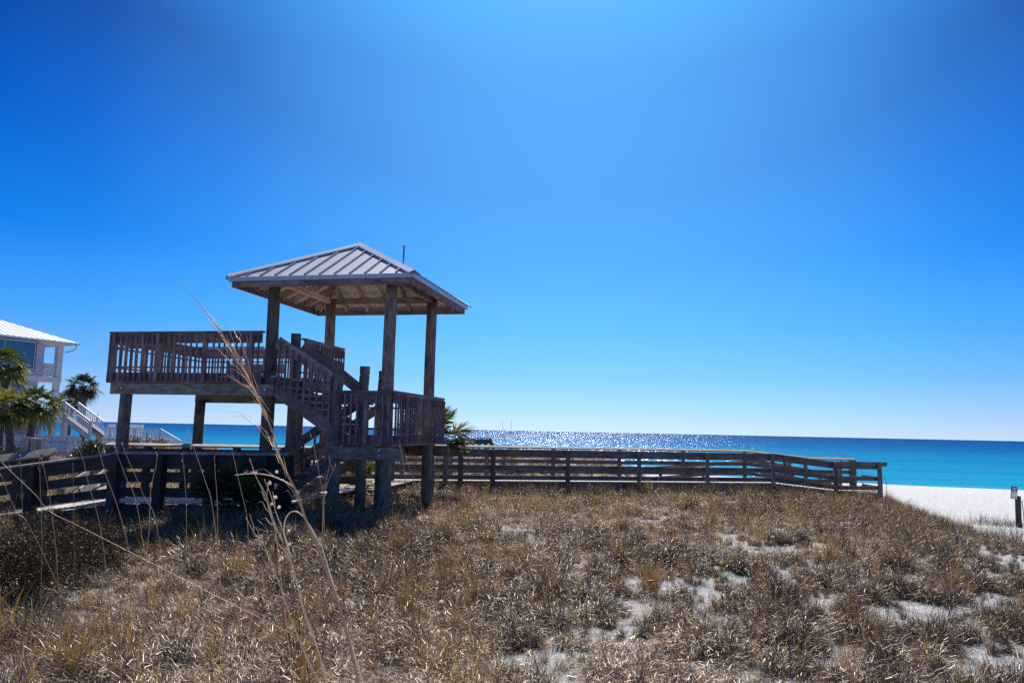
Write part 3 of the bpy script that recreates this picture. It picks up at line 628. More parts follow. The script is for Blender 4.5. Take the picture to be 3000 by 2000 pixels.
#PART2
# ------------------------------------------------------------------ plant helpers
def add_bc(o,vals):
    a=o.data.attributes.new('bc','FLOAT','POINT'); a.data.foreach_set('value',np.array(vals,dtype=np.float32)); return o
class LB:
    """leaf builder: strips with a per-vertex colour value"""
    def __init__(s): s.v=[];s.f=[];s.c=[]
    def strip(s,pts,ws,side,c,fold=0):
        k=len(s.v); n=len(pts)
        for i,(p,w_) in enumerate(zip(pts,ws)):
            s.v.append(tuple(p-side*(w_/2))); s.v.append(tuple(p+side*(w_/2))); s.c+=[c,c]
        for i in range(n-1): s.f.append((k+2*i,k+2*i+1,k+2*i+3,k+2*i+2))
    def build(s,name,mat,parent=None,origin=(0,0,0)):
        org=Vector(origin); me=bpy.data.meshes.new(name); me.from_pydata([tuple(Vector(v)-org) for v in s.v],[],s.f); me.materials.append(mat)
        a=me.attributes.new('bc','FLOAT','POINT'); a.data.foreach_set('value',np.array(s.c,dtype=np.float32))
        o=bpy.data.objects.new(name,me); COL.objects.link(o)
        if parent is not None: o.parent=parent; o.location=org-wloc(parent)
        else: o.location=org
        return o
PALM=leafmat('palm_leaf',[(0,(.012,.02,.006)),(.35,(.05,.075,.012)),(.6,(.13,.16,.02)),(.8,(.34,.30,.03)),(1,(.42,.33,.14))],rough=.45,trans=.35,gloss=.035,rv=.06)
PALMG=leafmat('grey_green_palm_leaf',[(0,(.012,.018,.010)),(.4,(.03,.045,.02)),(.7,(.07,.09,.035)),(1,(.22,.17,.10))],rough=.45,trans=.25,gloss=.035,rv=.06)
SHRUB=leafmat('shrub_leaf',[(0,(.02,.03,.012)),(.5,(.055,.075,.035)),(1,(.13,.15,.06))],rough=.4,trans=.25,gloss=.08,rv=.1)
DARKSH=leafmat('dark_shrub_leaf',[(0,(.012,.009,.006)),(.6,(.04,.03,.018)),(1,(.09,.08,.035))],rough=.5,trans=.2,gloss=.03,rv=.1)
WEED=leafmat('green_weed_leaf',[(0,(.05,.09,.01)),(.6,(.13,.20,.02)),(1,(.28,.32,.05))],rough=.4,trans=.4,gloss=.06,rv=.2)
TRUNK=plain('palm_trunk_bark',(.14,.105,.08),rough=.85,nscale=9,var=.45,bump=.8)
BARK=plain('twig_bark',(.10,.08,.065),rough=.85,nscale=14,var=.3)
def fan_leaf(L,base,d,pet,R,nl=26,droop=.25,c=.3,spread=2.0):
    d=d.normalized(); side=d.cross(Vector((0,0,1)))
    side=side.normalized() if side.length>.05 else Vector((1,0,0))
    ang=random.uniform(-.5,.5); side=(Matrix.Rotation(ang,3,d)@side)
    tip=base+d*pet-Vector((0,0,droop*pet*.35))
    nrm=side.cross(d).normalized()
    L.strip([base,(base+tip)/2+Vector((0,0,.03*pet)),tip],[.035*R,.03*R,.03*R],side,c*.8+.1)
    dd=(tip-base).normalized()
    for i in range(nl):
        a=-spread+2*spread*(i+.5)/nl+random.uniform(-.03,.03)
        dr=dd*math.cos(a)+side*math.sin(a); ln=R*(.72+.28*math.cos(a*.6))*random.uniform(.9,1.05)
        sd=dr.cross(nrm).normalized()*(.8)+nrm*random.uniform(-.6,.6); sd.normalize()
        w0=R*.075; pts=[];ws=[]
        for t,wf in((0,.25),(.4,1),(.72,.75),(1,.08)):
            pts.append(tip+dr*ln*t-Vector((0,0,1))*(droop*ln*t*t*random.uniform(.7,1.4))+nrm*(.06*R*t)); ws.append(w0*wf)
        L.strip(pts,ws,sd,min(1,max(0,c+random.uniform(-.12,.12))))
def palm(base,ctr,R,label,group=None,nleaf=38,mat=PALM,tr=.17,yel=.0,lean=None):
    base=Vector(base);ctr=Vector(ctr); t=empty('palm_tree',base,label,'palm tree',group)
    r=MB(); n=14; pts=[];rs=[]
    for k in range(n):
        q=k/(n-1); p=base.lerp(ctr,q)+Vector((.05*math.sin(3*q+base.x),.03*math.sin(5*q),0))-Vector((0,0,.3*(1-q))); pts.append(p); rs.append(tr*(1.1-.15*q)*(1+.06*(k%2))+(.05 if q>.8 else 0))
    r.tube(pts,rs,10); r.build('trunk',TRUNK,t)
    L=LB()
    for k in range(nleaf):
        u_=(k+.5)/nleaf; el=math.asin(1-1.75*u_) ; az=k*2.399+random.uniform(-.2,.2)
        d=Vector((math.cos(az)*math.cos(el),math.sin(az)*math.cos(el),math.sin(el)))
        c=.25+.25*random.random()+yel*random.random()+(.35 if el<-.3 and random.random()<.5 else 0)
        fan_leaf(L,ctr+d*.1,d,R*.45*random.uniform(.85,1.15),R*.62*random.uniform(.85,1.1),24,droop=.28+.35*u_,c=c)
    L.build('crown',mat,t); return t
def palmetto(base,R,n,label,mat=PALMG,h=0.0,c0=.3,spread_el=(15,85),trunk=False):
    base=Vector(base); t=empty('saw_palmetto',base,label,'palmetto')
    L=LB()
    for k in range(n):
        az=k*2.399; el=rad(random.uniform(*spread_el)); d=Vector((math.cos(az)*math.cos(el),math.sin(az)*math.cos(el),math.sin(el)))
        fan_leaf(L,base+Vector((0,0,h))+d*.03,d,R*random.uniform(.35,.6),R*random.uniform(.5,.62),22,droop=.12,c=c0+random.uniform(-.15,.35),spread=1.5)
    L.build('fronds',mat,t)
    if h>.1:
        r=MB(); r.tube([base-Vector((0,0,.3)),base+Vector((.03,0,h*.5)),base+Vector((0,0,h))],[.13,.12,.12],9); r.build('trunk',TRUNK,t)
    return t
def shrub(name,base,rx,ry,rz,n,leaf,label,mat=SHRUB,cat='shrub',lobes=9,cmid=.45):
    base=Vector(base); t=empty(name,base,label,cat)
    L=LB(); cen=[]
    for k in range(lobes):
        a=random.uniform(0,6.28); q=math.sqrt(random.random()); cen.append((base+Vector((math.cos(a)*q*rx*.7,math.sin(a)*q*ry*.7,rz*random.uniform(.35,.95)*(1-.45*q))),random.uniform(.28,.5)*min(rx,rz*1.5)))
    for k in range(n):
        cc,cr=random.choice(cen); d=Vector((random.gauss(0,1),random.gauss(0,1),random.gauss(0,1))).normalized(); p=cc+d*cr*random.uniform(.45,1.12)
        if p.z<base.z: continue
        ax=(d+Vector((random.gauss(0,.6),random.gauss(0,.6),random.gauss(0,.6)+.4))).normalized(); sd=ax.cross(Vector((random.gauss(0,1),random.gauss(0,1),random.gauss(0,1)))).normalized()
        ln=leaf*random.uniform(.6,1.4)
        L.strip([p,p+ax*ln*.5,p+ax*ln],[ln*.12,ln*.42,ln*.06],sd,cmid+random.uniform(-.35,.35))
    L.build('foliage',mat,t)
    r=MB()
    for cc,cr in cen:
        mid=base.lerp(cc,.5)+Vector((random.uniform(-.1,.1),random.uniform(-.1,.1),0)); r.tube([base-Vector((0,0,.1)),mid,cc],[.02,.014,.006],5)
    r.build('stems',BARK,t); return t
# ------------------------------------------------------------------ dune grass
GRASS=leafmat('dry_dune_grass',[(0,(.010,.006,.004)),(.22,(.05,.028,.015)),(.40,(.20,.11,.060)),(.55,(.46,.31,.20)),(.70,(.86,.76,.66)),(.75,(.42,.16,.03)),(.84,(.40,.25,.02)),(.92,(.24,.21,.02)),(1,(.12,.15,.02))],rough=.42,trans=.38,gloss=.12,rv=.08)
tc_col=bpy.data.collections.new('tuft_sources')
def blades(nb,rad_,hmin,hmax,lean,curl,width,cfun,segs=5,twig=0):
    rg=RNG; V=[];F=[];C=[]; k=0
    for i in range(nb):
        az=rg.uniform(0,2*np.pi); q=np.sqrt(rg.random())*rad_; a2=rg.uniform(0,6.28)
        p=np.array([np.cos(a2)*q,np.sin(a2)*q,-.01]); Ln=rg.uniform(hmin,hmax)
        th=abs(rg.normal(0,lean))+.03; cu=rg.uniform(*curl); c=cfun(rg)
        tw=(i<twig)
        if tw: cu*=.15; c=.06
        az+=0; step=Ln/segs; w_=width*rg.uniform(.6,1.3)*(.8 if tw else 1)
        rot=rg.uniform(-1.2,1.2)
        sd=np.array([-np.sin(az+rot),np.cos(az+rot),0])
        for s in range(segs+1):
            ww=w_*(1-(s/segs)**2.2)*.5+.0003
            V.append(p-sd*ww); V.append(p+sd*ww); C+=[c,c]
            th2=th+cu*((s+.5)/segs)**1.6; az+=rg.normal(0,.12)
            dr=np.array([np.cos(az)*np.sin(th2),np.sin(az)*np.sin(th2),np.cos(th2)]); p=p+dr*step
        for s in range(segs): F.append((k+2*s,k+2*s+1,k+2*s+3,k+2*s+2))
        k+=2*(segs+1)
    return V,F,C
def tuft(name,mat,*a,**kw):
    V,F,C=blades(*a,**kw); me=bpy.data.meshes.new(name); me.from_pydata([tuple(v) for v in V],[],F); me.materials.append(mat)
    at_=me.attributes.new('bc','FLOAT','POINT'); at_.data.foreach_set('value',np.array(C,dtype=np.float32))
    o=bpy.data.objects.new(name,me); tc_col.objects.link(o); return o
pale=lambda r:float(np.clip(r.normal(.41,.22),.0,.69))
brown=lambda r:float(np.clip(r.normal(.17,.17),.0,.66))
ochre=lambda r:float(np.clip(r.normal(.84,.06),.72,1))if r.random()<.55 else float(np.clip(r.normal(.4,.12),0,.68))
for i in range(5): tuft('tuft_a%d'%i,GRASS,86,.085,.14,.36,.38,(1.6,4.6),.0030,pale,segs=7)
for i in range(3): tuft('tuft_b%d'%i,GRASS,74,.075,.14,.40,.34,(1.0,3.8),.0038,brown,segs=7,twig=12)
for i in range(2): tuft('tuft_c%d'%i,GRASS,26,.045,.22,.50,.16,(.1,.9),.0042,ochre)
for i in range(2): tuft('tuft_d%d'%i,GRASS,40,.16,.08,.22,1.2,(.3,1.6),.0042,brown)   # low matted thatch
for i in range(2): tuft('tuft_e%d'%i,WEED,26,.07,.05,.11,1.0,(.2,.8),.020,lambda r:float(r.random()),segs=3)
def scatter(name,pts,scl,idx,mat_kind_label,cols=tc_col):
    me=bpy.data.meshes.new(name); me.from_pydata([tuple(p) for p in pts],[],[])
    n_=len(pts)
    for nm,val,ty in(('sc',scl,'FLOAT'),('rz',RNG.uniform(0,6.28,n_),'FLOAT')):
        a=me.attributes.new(nm,ty,'POINT'); a.data.foreach_set('value',np.array(val,dtype=np.float32))
    a=me.attributes.new('vi','INT','POINT'); a.data.foreach_set('value',np.array(idx,dtype=np.int32))
    a=me.attributes.new('tilt','FLOAT_VECTOR','POINT')
    rot=np.stack([RNG.normal(0,.12,n_),RNG.normal(0,.12,n_),RNG.uniform(0,6.28,n_)],-1).astype(np.float32); a.data.foreach_set('vector',rot.ravel())
    o=bpy.data.objects.new(name,me); COL.objects.link(o)
    ng=bpy.data.node_groups.new(name+'_scatter','GeometryNodeTree')
    ng.interface.new_socket('Geometry',in_out='INPUT',socket_type='NodeSocketGeometry'); ng.interface.new_socket('Geometry',in_out='OUTPUT',socket_type='NodeSocketGeometry')
    nn_=ng.nodes; gi=nn_.new('NodeGroupInput'); go=nn_.new('NodeGroupOutput'); ip=nn_.new('GeometryNodeInstanceOnPoints'); ci=nn_.new('GeometryNodeCollectionInfo')
    ci.inputs['Collection'].default_value=cols; ci.inputs['Separate Children'].default_value=True; ci.inputs['Reset Children'].default_value=True
    def na(nm,ty):
        q=nn_.new('GeometryNodeInputNamedAttribute'); q.data_type=ty; q.inputs['Name'].default_value=nm; return q.outputs['Attribute']
    lk=ng.links.new
    lk(gi.outputs[0],ip.inputs['Points']); lk(ci.outputs[0],ip.inputs['Instance']); ip.inputs['Pick Instance'].default_value=True
    lk(na('vi','INT'),ip.inputs['Instance Index']); lk(na('tilt','FLOAT_VECTOR'),ip.inputs['Rotation']); lk(na('sc','FLOAT'),ip.inputs['Scale'])
    lk(ip.outputs[0],go.inputs[0])
    md=o.modifiers.new('scatter','NODES'); md.node_group=ng
    return o
def in_walk(x,y):
    """true on the walkways, so nothing sprouts through the planks"""
    P=C0; dx,dy=x-P.x,y-P.y; u_=dx*UU.x+dy*UU.y; v_=dx*VV.x+dy*VV.y
    a=(v_>-2.15)&(v_<2.7)&(u_>-5.6)&(u_<-.4)
    yl=24.45+(x+5.6)*.2053
    b=(x>-6)&(x<9.6)&(y>yl-.1)&(y<yl+2.0)
    c=(x>9.5)&(x<13.8)&(y>27.4)&(y<29.9)
    d=(x<-8.3)&(x>-15.6)&(y>16.7+(-8.6-x)*.156)&(y<20.0)
    return a|b|c|d
def make_points(n,ymin,ymax,xfun,power=1.0):
    y=ymin+(ymax-ymin)*RNG.random(n)**power; x0,x1=xfun(y); x=x0+(x1-x0)*RNG.random(n); return x,y
# foreground field
n=92000
x,y=make_points(n,4.2,28.6,lambda y:(-.74*y-.8,np.minimum(.74*y+.8,edgeX(y)+1.6)),.72)
bare=sand_patch(x,y); clump=fbm(x*1.9+2,y*1.9)+.9*fbm(x*4.2,y*4.2+7)
keep=(~in_walk(x,y))&(RNG.random(n)<np.clip(1.0-.95*bare+1.15*clump,.04,1))
keep&=RNG.random(n)<(1-.85*sst(-.2,1.6,x-edgeX(y)))
x,y=x[keep],y[keep]; clump=clump[keep]; bare=bare[keep]; n=len(x)
z=ground_h(x,y)
sc_=np.clip(.58+1.05*(clump+.12)+.22*RNG.normal(size=n),.35,1.45)*(1-.25*bare)
tone=fbm(x*.55+11,y*.55+4)+.22*RNG.normal(size=n)+np.where(x<-1,.12,0)+np.where(y>14.5,-.14,.04)
r_=RNG.random(n)
green=fbm(x*1.3+31,y*1.3+17)
idx=np.where(r_<.52,RNG.integers(0,5,n),np.where(r_<.74,5+RNG.integers(0,3,n),np.where(r_<.84,8+RNG.integers(0,2,n),10+RNG.integers(0,2,n))))
idx=np.where((tone>.08)&(idx<5),5+RNG.integers(0,3,n),idx)
idx=np.where((green>.24)&(y<14)&(r_>.55),12+RNG.integers(0,2,n),idx)
idx=np.where((x>7)&(idx<5)&(RNG.random(n)<.5),5+RNG.integers(0,3,n),idx)
tag(scatter('dune_grass',np.stack([x,y,z],-1),sc_,idx,''),kind='stuff')
# fringe at the foot of the boardwalk
n=1500; x=RNG.uniform(-3,14.2,n); yl=np.where(x<9.6,24.45+(x+5.6)*.2053,27.6); y=yl-.25-np.abs(RNG.normal(0,.7,n)); z=ground_h(x,y)
tag(scatter('boardwalk_fringe_grass',np.stack([x,y,z],-1),RNG.uniform(.8,1.7,n),np.where(RNG.random(n)<.6,RNG.integers(0,5,n),5+RNG.integers(0,5,n)),''),kind='stuff')
# grass on the dune behind the boardwalk and on the left
n=4500; x,y=make_points(n,29.3,37,lambda y:(-9+0*y,8+0*y)); k=~in_walk(x,y)&(ground_h(x,y)>-1.6); x,y=x[k],y[k]; n=len(x)
tag(scatter('back_dune_grass',np.stack([x,y,ground_h(x,y)],-1),RNG.uniform(.6,1.25,n),np.where(RNG.random(n)<.7,RNG.integers(0,5,n),5+RNG.integers(0,5,n)),''),kind='stuff')
n=9000; x,y=make_points(n,15,80,lambda y:(-.72*y-1,-.72*y+.30*y+2.5),.9); k=(~in_walk(x,y)); x,y=x[k],y[k]; n=len(x)
tag(scatter('left_field_grass',np.stack([x,y,ground_h(x,y)],-1),RNG.uniform(.7,1.5,n)*(1+y/60),np.where(RNG.random(n)<.6,RNG.integers(0,5,n),5+RNG.integers(0,7,n)),''),kind='stuff')
# single clumps that stand out
def clump_thing(px,py,Y,h,nb,label,c=brown,lean=.3,w_=.006,r_=.12):
    p=at(px,py,Y); z=float(ground_h(p.x,p.y)); V,F,C=blades(nb,r_,h*.5,h,lean,(.2,1.2),w_,c); L=LB(); L.v=[tuple(Vector(v)+Vector((p.x,p.y,z))) for v in V]; L.f=F; L.c=C
    o=L.build('grass_clump',GRASS,None,(p.x,p.y,z)); return tag(o,label,'grass clump')
clump_thing(2945,1600,16.2,.75,420,'big dark spiky grass clump at the right edge below the sand fence',brown,.45,.006,.35)
clump_thing(2900,1530,36,.75,260,'low grass clump on bare sand left of the sand fence',brown,.9,.012,.9)
clump_thing(2960,1530,35.5,.6,200,'low grass patch at the foot of the sand fence post',brown,.9,.012,.7)
clump_thing(1742,1445,25.2,.72,300,'bushy pale grass tuft before the fourth boardwalk bay, left of a taller tuft',pale,.35,.010,.2)
clump_thing(1896,1440,25.6,.8,320,'tall pale grass tuft hiding the deck edge below a boardwalk post in the middle',pale,.35,.010,.25)
clump_thing(2080,1450,26.2,.85,320,'tall pale grass tuft leaning on the boardwalk post before the downward ramp',pale,.3,.010,.22)
clump_thing(1905,1700,9.6,.55,160,'upright ochre grass tuft beside bare white sand in the middle foreground',ochre,.22,.006,.10)
clump_thing(2300,1790,8.6,.6,200,'dark brown upright grass tuft right of the sandy middle foreground',brown,.3,.006,.12)
# ------------------------------------------------------------------ tall stalks
STALK=leafmat('dry_stalk',[(0,(.06,.045,.035)),(.4,(.50,.30,.14)),(.7,(.68,.50,.32)),(1,(.85,.78,.66))],rough=.35,trans=.5,gloss=.12,rv=.05)
def stalk(name,pp,Y,r0,r1,label,cat,group=None,c=.5,ext=True,branches=(),headc=.5,fluffs=()):
    """pp: outline points from tip down; continued straight to the ground"""
    if not hasattr(Y,'__len__'): Y=[Y]*len(pp)
    P=[at(a,b,yy) for (a,b),yy in zip(pp,Y)]
    if ext:
        a=P[-1]; d=(P[-1]-P[-2]).normalized()
        if d.z>-.3: d=(d+Vector((0,0,-.6))).normalized()
        g=float(ground_h(a.x,a.y)); t=max(.02,(a.z-g+.06)/-d.z)
        if t>.5: P.append(a+d*t*.5+Vector((-.02,0,0)))
        P.append(a+d*t)
    P=P[::-1]; n_=len(P); rs=[r0+(r1-r0)*(i/(n_-1)) for i in range(n_)]
    # smooth (Catmull) resample
    Q=[];R_=[]
    for i in range(n_-1):
        p0=P[max(i-1,0)];p1=P[i];p2=P[i+1];p3=P[min(i+2,n_-1)]
        for s in range(4):
            t=s/4; Q.append(.5*((2*p1)+(p2-p0)*t+(2*p0-5*p1+4*p2-p3)*t*t+(3*p1-p0-3*p2+p3)*t**3)); R_.append(rs[i]+(rs[i+1]-rs[i])*t)
    Q.append(P[-1]); R_.append(rs[-1])
    root=empty(name,Q[0],label,cat,group)
    r=MB(); r.tube(Q,R_,6); o=r.build('stem',STALK,root); add_bc(o,[c]*len(r.v))
    if branches:
        for (b0,b1,dy,rr) in branches:
            a=at(*b0,Y[0]+dy*0); e=at(*b1,Y[0]+dy); mid=a.lerp(e,.5)+Vector((-.0,0,.10*(e-a).length)); 
            r=MB(); r.tube([a,a.lerp(mid,.6)+Vector((0,0,.01)),mid,mid.lerp(e,.5)+Vector((0,0,.012)),e],[rr,rr,rr*.8,rr*.5,rr*.25],5)
            o=r.build('branchlet',STALK,root); add_bc(o,[headc]*len(r.v))
    for (fx,fy,fs) in fluffs:
        a=at(fx,fy,Y[0]); L=LB()
        ax=Vector((random.uniform(-.4,.9),random.gauss(0,.3),random.uniform(.3,1))).normalized()
        for k in range(26):
            d=(ax+Vector((random.gauss(0,.28),random.gauss(0,.28),random.gauss(0,.28)))).normalized(); sd=d.cross(Vector((random.gauss(0,.5),1,0))).normalized(); q=fs*random.uniform(.5,1.1); L.strip([a,a+d*q*.55,a+d*q],[fs*.06,fs*.22,fs*.02],sd,.97)
        L.build('seed_fluff',STALK,root)
    return root
BR=[((735,1120),(608,985)),((745,1150),(600,1012)),((775,1183),(632,1105)),((760,1165),(648,1108)),((790,1205),(700,1135)),((655,990),(558,883)),((668,1010),(570,902)),((700,1055),(578,928)),((715,1075),(596,950)),((690,1020),(632,918)),((800,1240),(722,1178)),((792,1300),(664,1206)),((800,1290),(678,1221)),((805,1310),(720,1220)),((745,1160),(698,968)),((735,1120),(660,1000)),((760,1150),(690,1040)),((690,1050),(655,985)),((820,1350),(772,1282)),((838,1400),(795,1330)),((770,1190),(648,1095)),((720,1050),(668,960)),((730,1080),(690,985)),((835,1390),(770,1270)),((868,1450),(742,1378)),((880,1482),(830,1443))]
SH0='sea_oat_stalk'
stalk('sea_oat_stalk',[(503,806),(560,862),(612,925),(650,980),(688,1045),(722,1100),(750,1150),(778,1215),(800,1270),(822,1345),(845,1395),(872,1450),(895,1520),(925,1590),(952,1660),(985,1750),(1015,1850),(1050,2000)],1.9,.0044,.0004,'very tall leaning tan sea oat stalk with a feathery head crossing before the pavilion','grass stalk',None,.42,True,[(a,b,random.uniform(-.08,.08),.0005+.0003*random.random()) for a,b in BR],.6)
oat=bpy.data.objects[SH0]

# close packed fine spikelets along the stalk
HP_=[(610,922),(650,980),(688,1045),(722,1100),(750,1150),(778,1215),(800,1270),(822,1345),(845,1395)]
L=LB()
for k in range(75):
    t=random.random()**.8*(len(HP_)-1.001); i=int(t); f=t-i; px=HP_[i][0]*(1-f)+HP_[i+1][0]*f; py=HP_[i][1]*(1-f)+HP_[i+1][1]*f
    dx,dy=HP_[i][0]-HP_[i+1][0],HP_[i][1]-HP_[i+1][1]; ln=math.hypot(dx,dy); dx/=ln;dy/=ln
    an=random.gauss(0,.13)-.05; dx,dy=dx*math.cos(an)-dy*math.sin(an),dx*math.sin(an)+dy*math.cos(an); q=random.uniform(20,70)
    a_=at(px,py,1.9); b_=at(px+dx*q,py+dy*q,1.9+random.uniform(-.03,.03)); m_=a_.lerp(b_,.5)
    L.strip([a_,m_,b_],[.0006,.0012,.0003],(b_-a_).cross(Vector((random.gauss(0,.4),1,0))).normalized(),random.uniform(.05,.7))
L.build('seed_head',STALK,oat)
SH='sea_oat_stalk'
stalk(SH,[(742,1378),(775,1450),(800,1520),(832,1600),(862,1680),(890,1780),(925,1880),(955,2000)],2.6,.0022,.0010,'pale straight stalk with short side twigs just left of the tallest leaning stalk','grass stalk',None,.75,True,[((a,b),(a-dx,b-dy),.0,.0013) for a,b,dx,dy in((790,1500,30,60),(800,1530,42,62),(815,1560,50,40),(832,1600,38,70),(845,1640,48,60),(860,1680,30,66),(780,1465,-8,60))],.8)
stalk(SH,[(774,1403),(790,1440),(806,1492),(830,1560),(852,1640),(872,1720),(892,1800),(930,1900),(960,2000)],2.5,.002,.0010,'pale stalk hung with white fluffy seeds beside the tallest stalk','grass stalk',None,.8,True,[((806,1492),(796,1440),0,.0012),((830,1560),(800,1500),0,.0012)],.8,[(787,1420,.018),(800,1462,.016),(792,1480,.012),(812,1490,.014),(825,1640,.018),(850,1600,.013),(872,1720,.012),(845,1560,.012)])
stalk(SH,[(720,1515),(745,1560),(775,1600),(800,1660),(835,1760),(860,1830),(900,1930),(935,2000)],2.7,.0026,.001,'fine pale stalk arching up from lower centre-left, shortest of the pale trio','grass stalk',None,.75,True,[((745,1560),(728,1505),0,.001),((775,1600),(742,1545),0,.001),((790,1640),(750,1590),0,.001)],.8)
stalk('curled_grass_blade',[(850,1625),(842,1592),(832,1560),(835,1525),(848,1502),(865,1497),(885,1508),(905,1535),(925,1570),(945,1610),(955,1640)],2.2,.0016,.0014,'single white grass blade curled into a loop at the foot of the tallest stalk','grass blade',None,.95)
stalk('arched_grass_blade',[(688,1391),(720,1387),(755,1387),(795,1393),(835,1410),(858,1425),(875,1445)],1.95,.0016,.0012,'thin white arched blade reaching left from the tallest stalk','grass blade',None,.95,False)
stalk('seeded_stalk',[(1275,1715),(1277,1765),(1280,1840),(1281,1920),(1283,2000)],2.6,.0024,.0014,'upright stalk with cream seed tufts in the lower middle foreground','grass stalk',None,.4,True,(),.8,[(1282,1712,.012),(1288,1765,.015),(1280,1800,.014),(1278,1855,.018),(1270,1905,.014),(1288,1938,.012)])
stalk('bare_stalk',[(1155,1810),(1170,1860),(1190,1920),(1215,1990)],2.8,.0024,.001,'short thin tan stalk leaning left in the lower middle foreground','grass stalk',None,.5,True,[((1170,1860),(1150,1830),0,.001),((1195,1940),(1140,1920),0,.001),((1190,1930),(1155,1880),0,.001)],.6)
T=[([(6,1355),(40,1388),(105,1450),(150,1500),(260,1555)],6,.55,'long bleached stalk slanting down right across the left rail'),
([(5,1396),(22,1440),(50,1500),(80,1530),(140,1650)],6,.4,'rust tinted stalk slanting before the leftmost rail post'),
([(60,1330),(62,1400),(65,1480),(67,1600)],8,.3,'thin grey upright stalk near the left border'),
([(116,1332),(117,1400),(120,1480),(123,1600)],7,.35,'thin brown upright stalk before the first wide rail post'),
([(122,1343),(133,1390),(146,1460),(155,1530),(165,1620)],7,.45,'brown stalk leaning left, right of the first wide rail post'),
([(214,1356),(215,1420),(217,1530),(218,1640)],8,.3,'thin dark upright stalk before the pale side ramp'),
([(219,1291),(232,1320),(243,1345),(258,1410),(275,1470),(290,1525),(305,1620)],6.5,.45,'tall brown stalk with a drooping tip before the green bush'),
([(268,1296),(280,1300),(292,1325),(310,1390),(338,1464),(355,1520),(380,1620)],6.5,.55,'tan stalk rising before the front left deck piling'),
([(333,1303),(345,1335),(370,1400),(390,1440),(405,1500),(420,1600)],6.5,.5,'tan stalk crossing the foot of the front left deck piling'),
([(355,1296),(375,1345),(400,1400),(425,1460),(449,1500),(470,1600)],6.5,.5,'tall tan stalk right of the front left deck piling'),
([(461,1330),(456,1370),(448,1400),(441,1440),(436,1560)],7,.7,'pale stalk leaning right before the shaded walkway'),
([(549,1262),(566,1305),(585,1360),(605,1420),(618,1460),(632,1560)],6.5,.65,'tall white stalk passing before the back deck piling'),
([(533,1325),(540,1390),(545,1460),(546,1560)],7.5,.5,'short pale upright stalk left of the dark palmetto'),
([(628,1336),(630,1380),(634,1430),(637,1490),(638,1600)],7,.6,'pale upright stalk over the left side of the dark palmetto'),
([(676,1306),(686,1345),(698,1400),(712,1460),(723,1510),(728,1600)],7,.6,'pale stalk over the middle of the dark palmetto'),
([(734,1350),(745,1385),(761,1416),(780,1450),(800,1520),(815,1620)],4.5,.7,'pale stalk with short twigs before the notice sign'),
([(910,1270),(920,1305),(932,1370),(940,1415),(947,1450),(950,1560)],7,.5,'thin stalk rising before the lower stair of the pavilion'),
([(968,1343),(962,1380),(952,1420),(947,1450),(944,1560)],7.2,.6,'forked pale stalk before the left landing piling'),
([(984,1362),(970,1390),(958,1420),(950,1460),(945,1560)],7.1,.6,'pale stalk leaning right over the left landing piling'),
([(1170,1294),(1180,1340),(1188,1400),(1193,1450),(1196,1540)],8,.5,'reddish upright stalk under the landing corner'),
([(1186,1330),(1200,1375),(1218,1420),(1228,1445),(1240,1540)],8,.5,'tan stalk leaning left below the landing railing'),
([(298,1700),(300,1800),(318,1900),(327,2010)],3.2,.25,'dark stem standing in the lower left foreground'),
([(392,1690),(380,1790),(366,1890),(358,2010)],3.2,.15,'blackish stem right of the dark stem in the lower left foreground'),]
for pts,Y,cc,lab in T:
    br=[]
    for k in range(3):
        a,b=pts[0],pts[1]; t=.2+.3*k; q=(a[0]*(1-t)+b[0]*t,a[1]*(1-t)+b[1]*t); br.append((q,(q[0]+random.uniform(-12,6),q[1]-random.uniform(10,22)),0,.0012*Y/6))
    stalk('dry_stalk',pts,Y,.0028*(Y/6)**.7,.0016*(Y/6)**.7,lab,'grass stalk','tall dry stalks in the foreground grass',cc,True,br,cc)
for pts,Y,lab in(([(1471,1235),(1476,1270),(1484,1318)],31,'thin dark stem leaning left above the boardwalk rail, left of a pair'),([(1498,1228),(1497,1270),(1499,1318)],31,'thin dark straight stem above the boardwalk rail, right of a pair'),
   ([(2450,1320),(2490,1352),(2520,1400)],31,'faint bare twig leaning left beyond the boardwalk landing'),([(2590,1395),(2597,1420),(2598,1465)],27.2,'bare twig at the seaward end of the boardwalk'),([(2672,1459),(2650,1475),(2625,1488)],25,'bare twig slanting up right over the sand at the boardwalk end')):
    stalk('bare_twig',pts,Y,.012,.006,lab,'twig',None,.05,True,[((pts[1][0],pts[1][1]),(pts[1][0]+10,pts[1][1]-14),0,.005)],.05)
# ------------------------------------------------------------------ palmettos and shrubs
def gpt(px,py,Y,dz=0):
    p=at(px,py,Y); return Vector((p.x,p.y,float(ground_h(p.x,p.y))+dz))
p=gpt(1262,1290,22.6); palmetto(p,1.3,28,'green and yellow palmetto with stiff fans behind the right end of the landing',PALM,h=1.75,c0=.22,spread_el=(-25,80))
p=gpt(672,1450,15.2); palmetto(p,1.0,22,'dark shaded palmetto with stiff fans before the walkway rail',PALMG,h=.25,c0=.15,spread_el=(10,85))
p=gpt(745,1480,15.4); palmetto(p,.8,14,'smaller shaded palmetto beside the pavilion piling, right of a larger one',PALMG,h=.15,c0=.15,spread_el=(5,70))
p=gpt(1050,1420,21.8); palmetto(p,.85,14,'yellow green palmetto glimpsed between the pilings under the landing',PALM,h=.25,c0=.6,spread_el=(5,80))
p=gpt(1500,1352,31); palmetto(p,.6,12,'low yellow green palmetto behind the boardwalk rails near the landing',PALM,h=.1,c0=.6)
p=gpt(272,1325,31); shrub('round_bush',p+Vector((0,0,.1)),.95,.9,1.5,5200,.10,'grey green bush behind the left walkway beside the front deck piling',SHRUB,'bush',14)
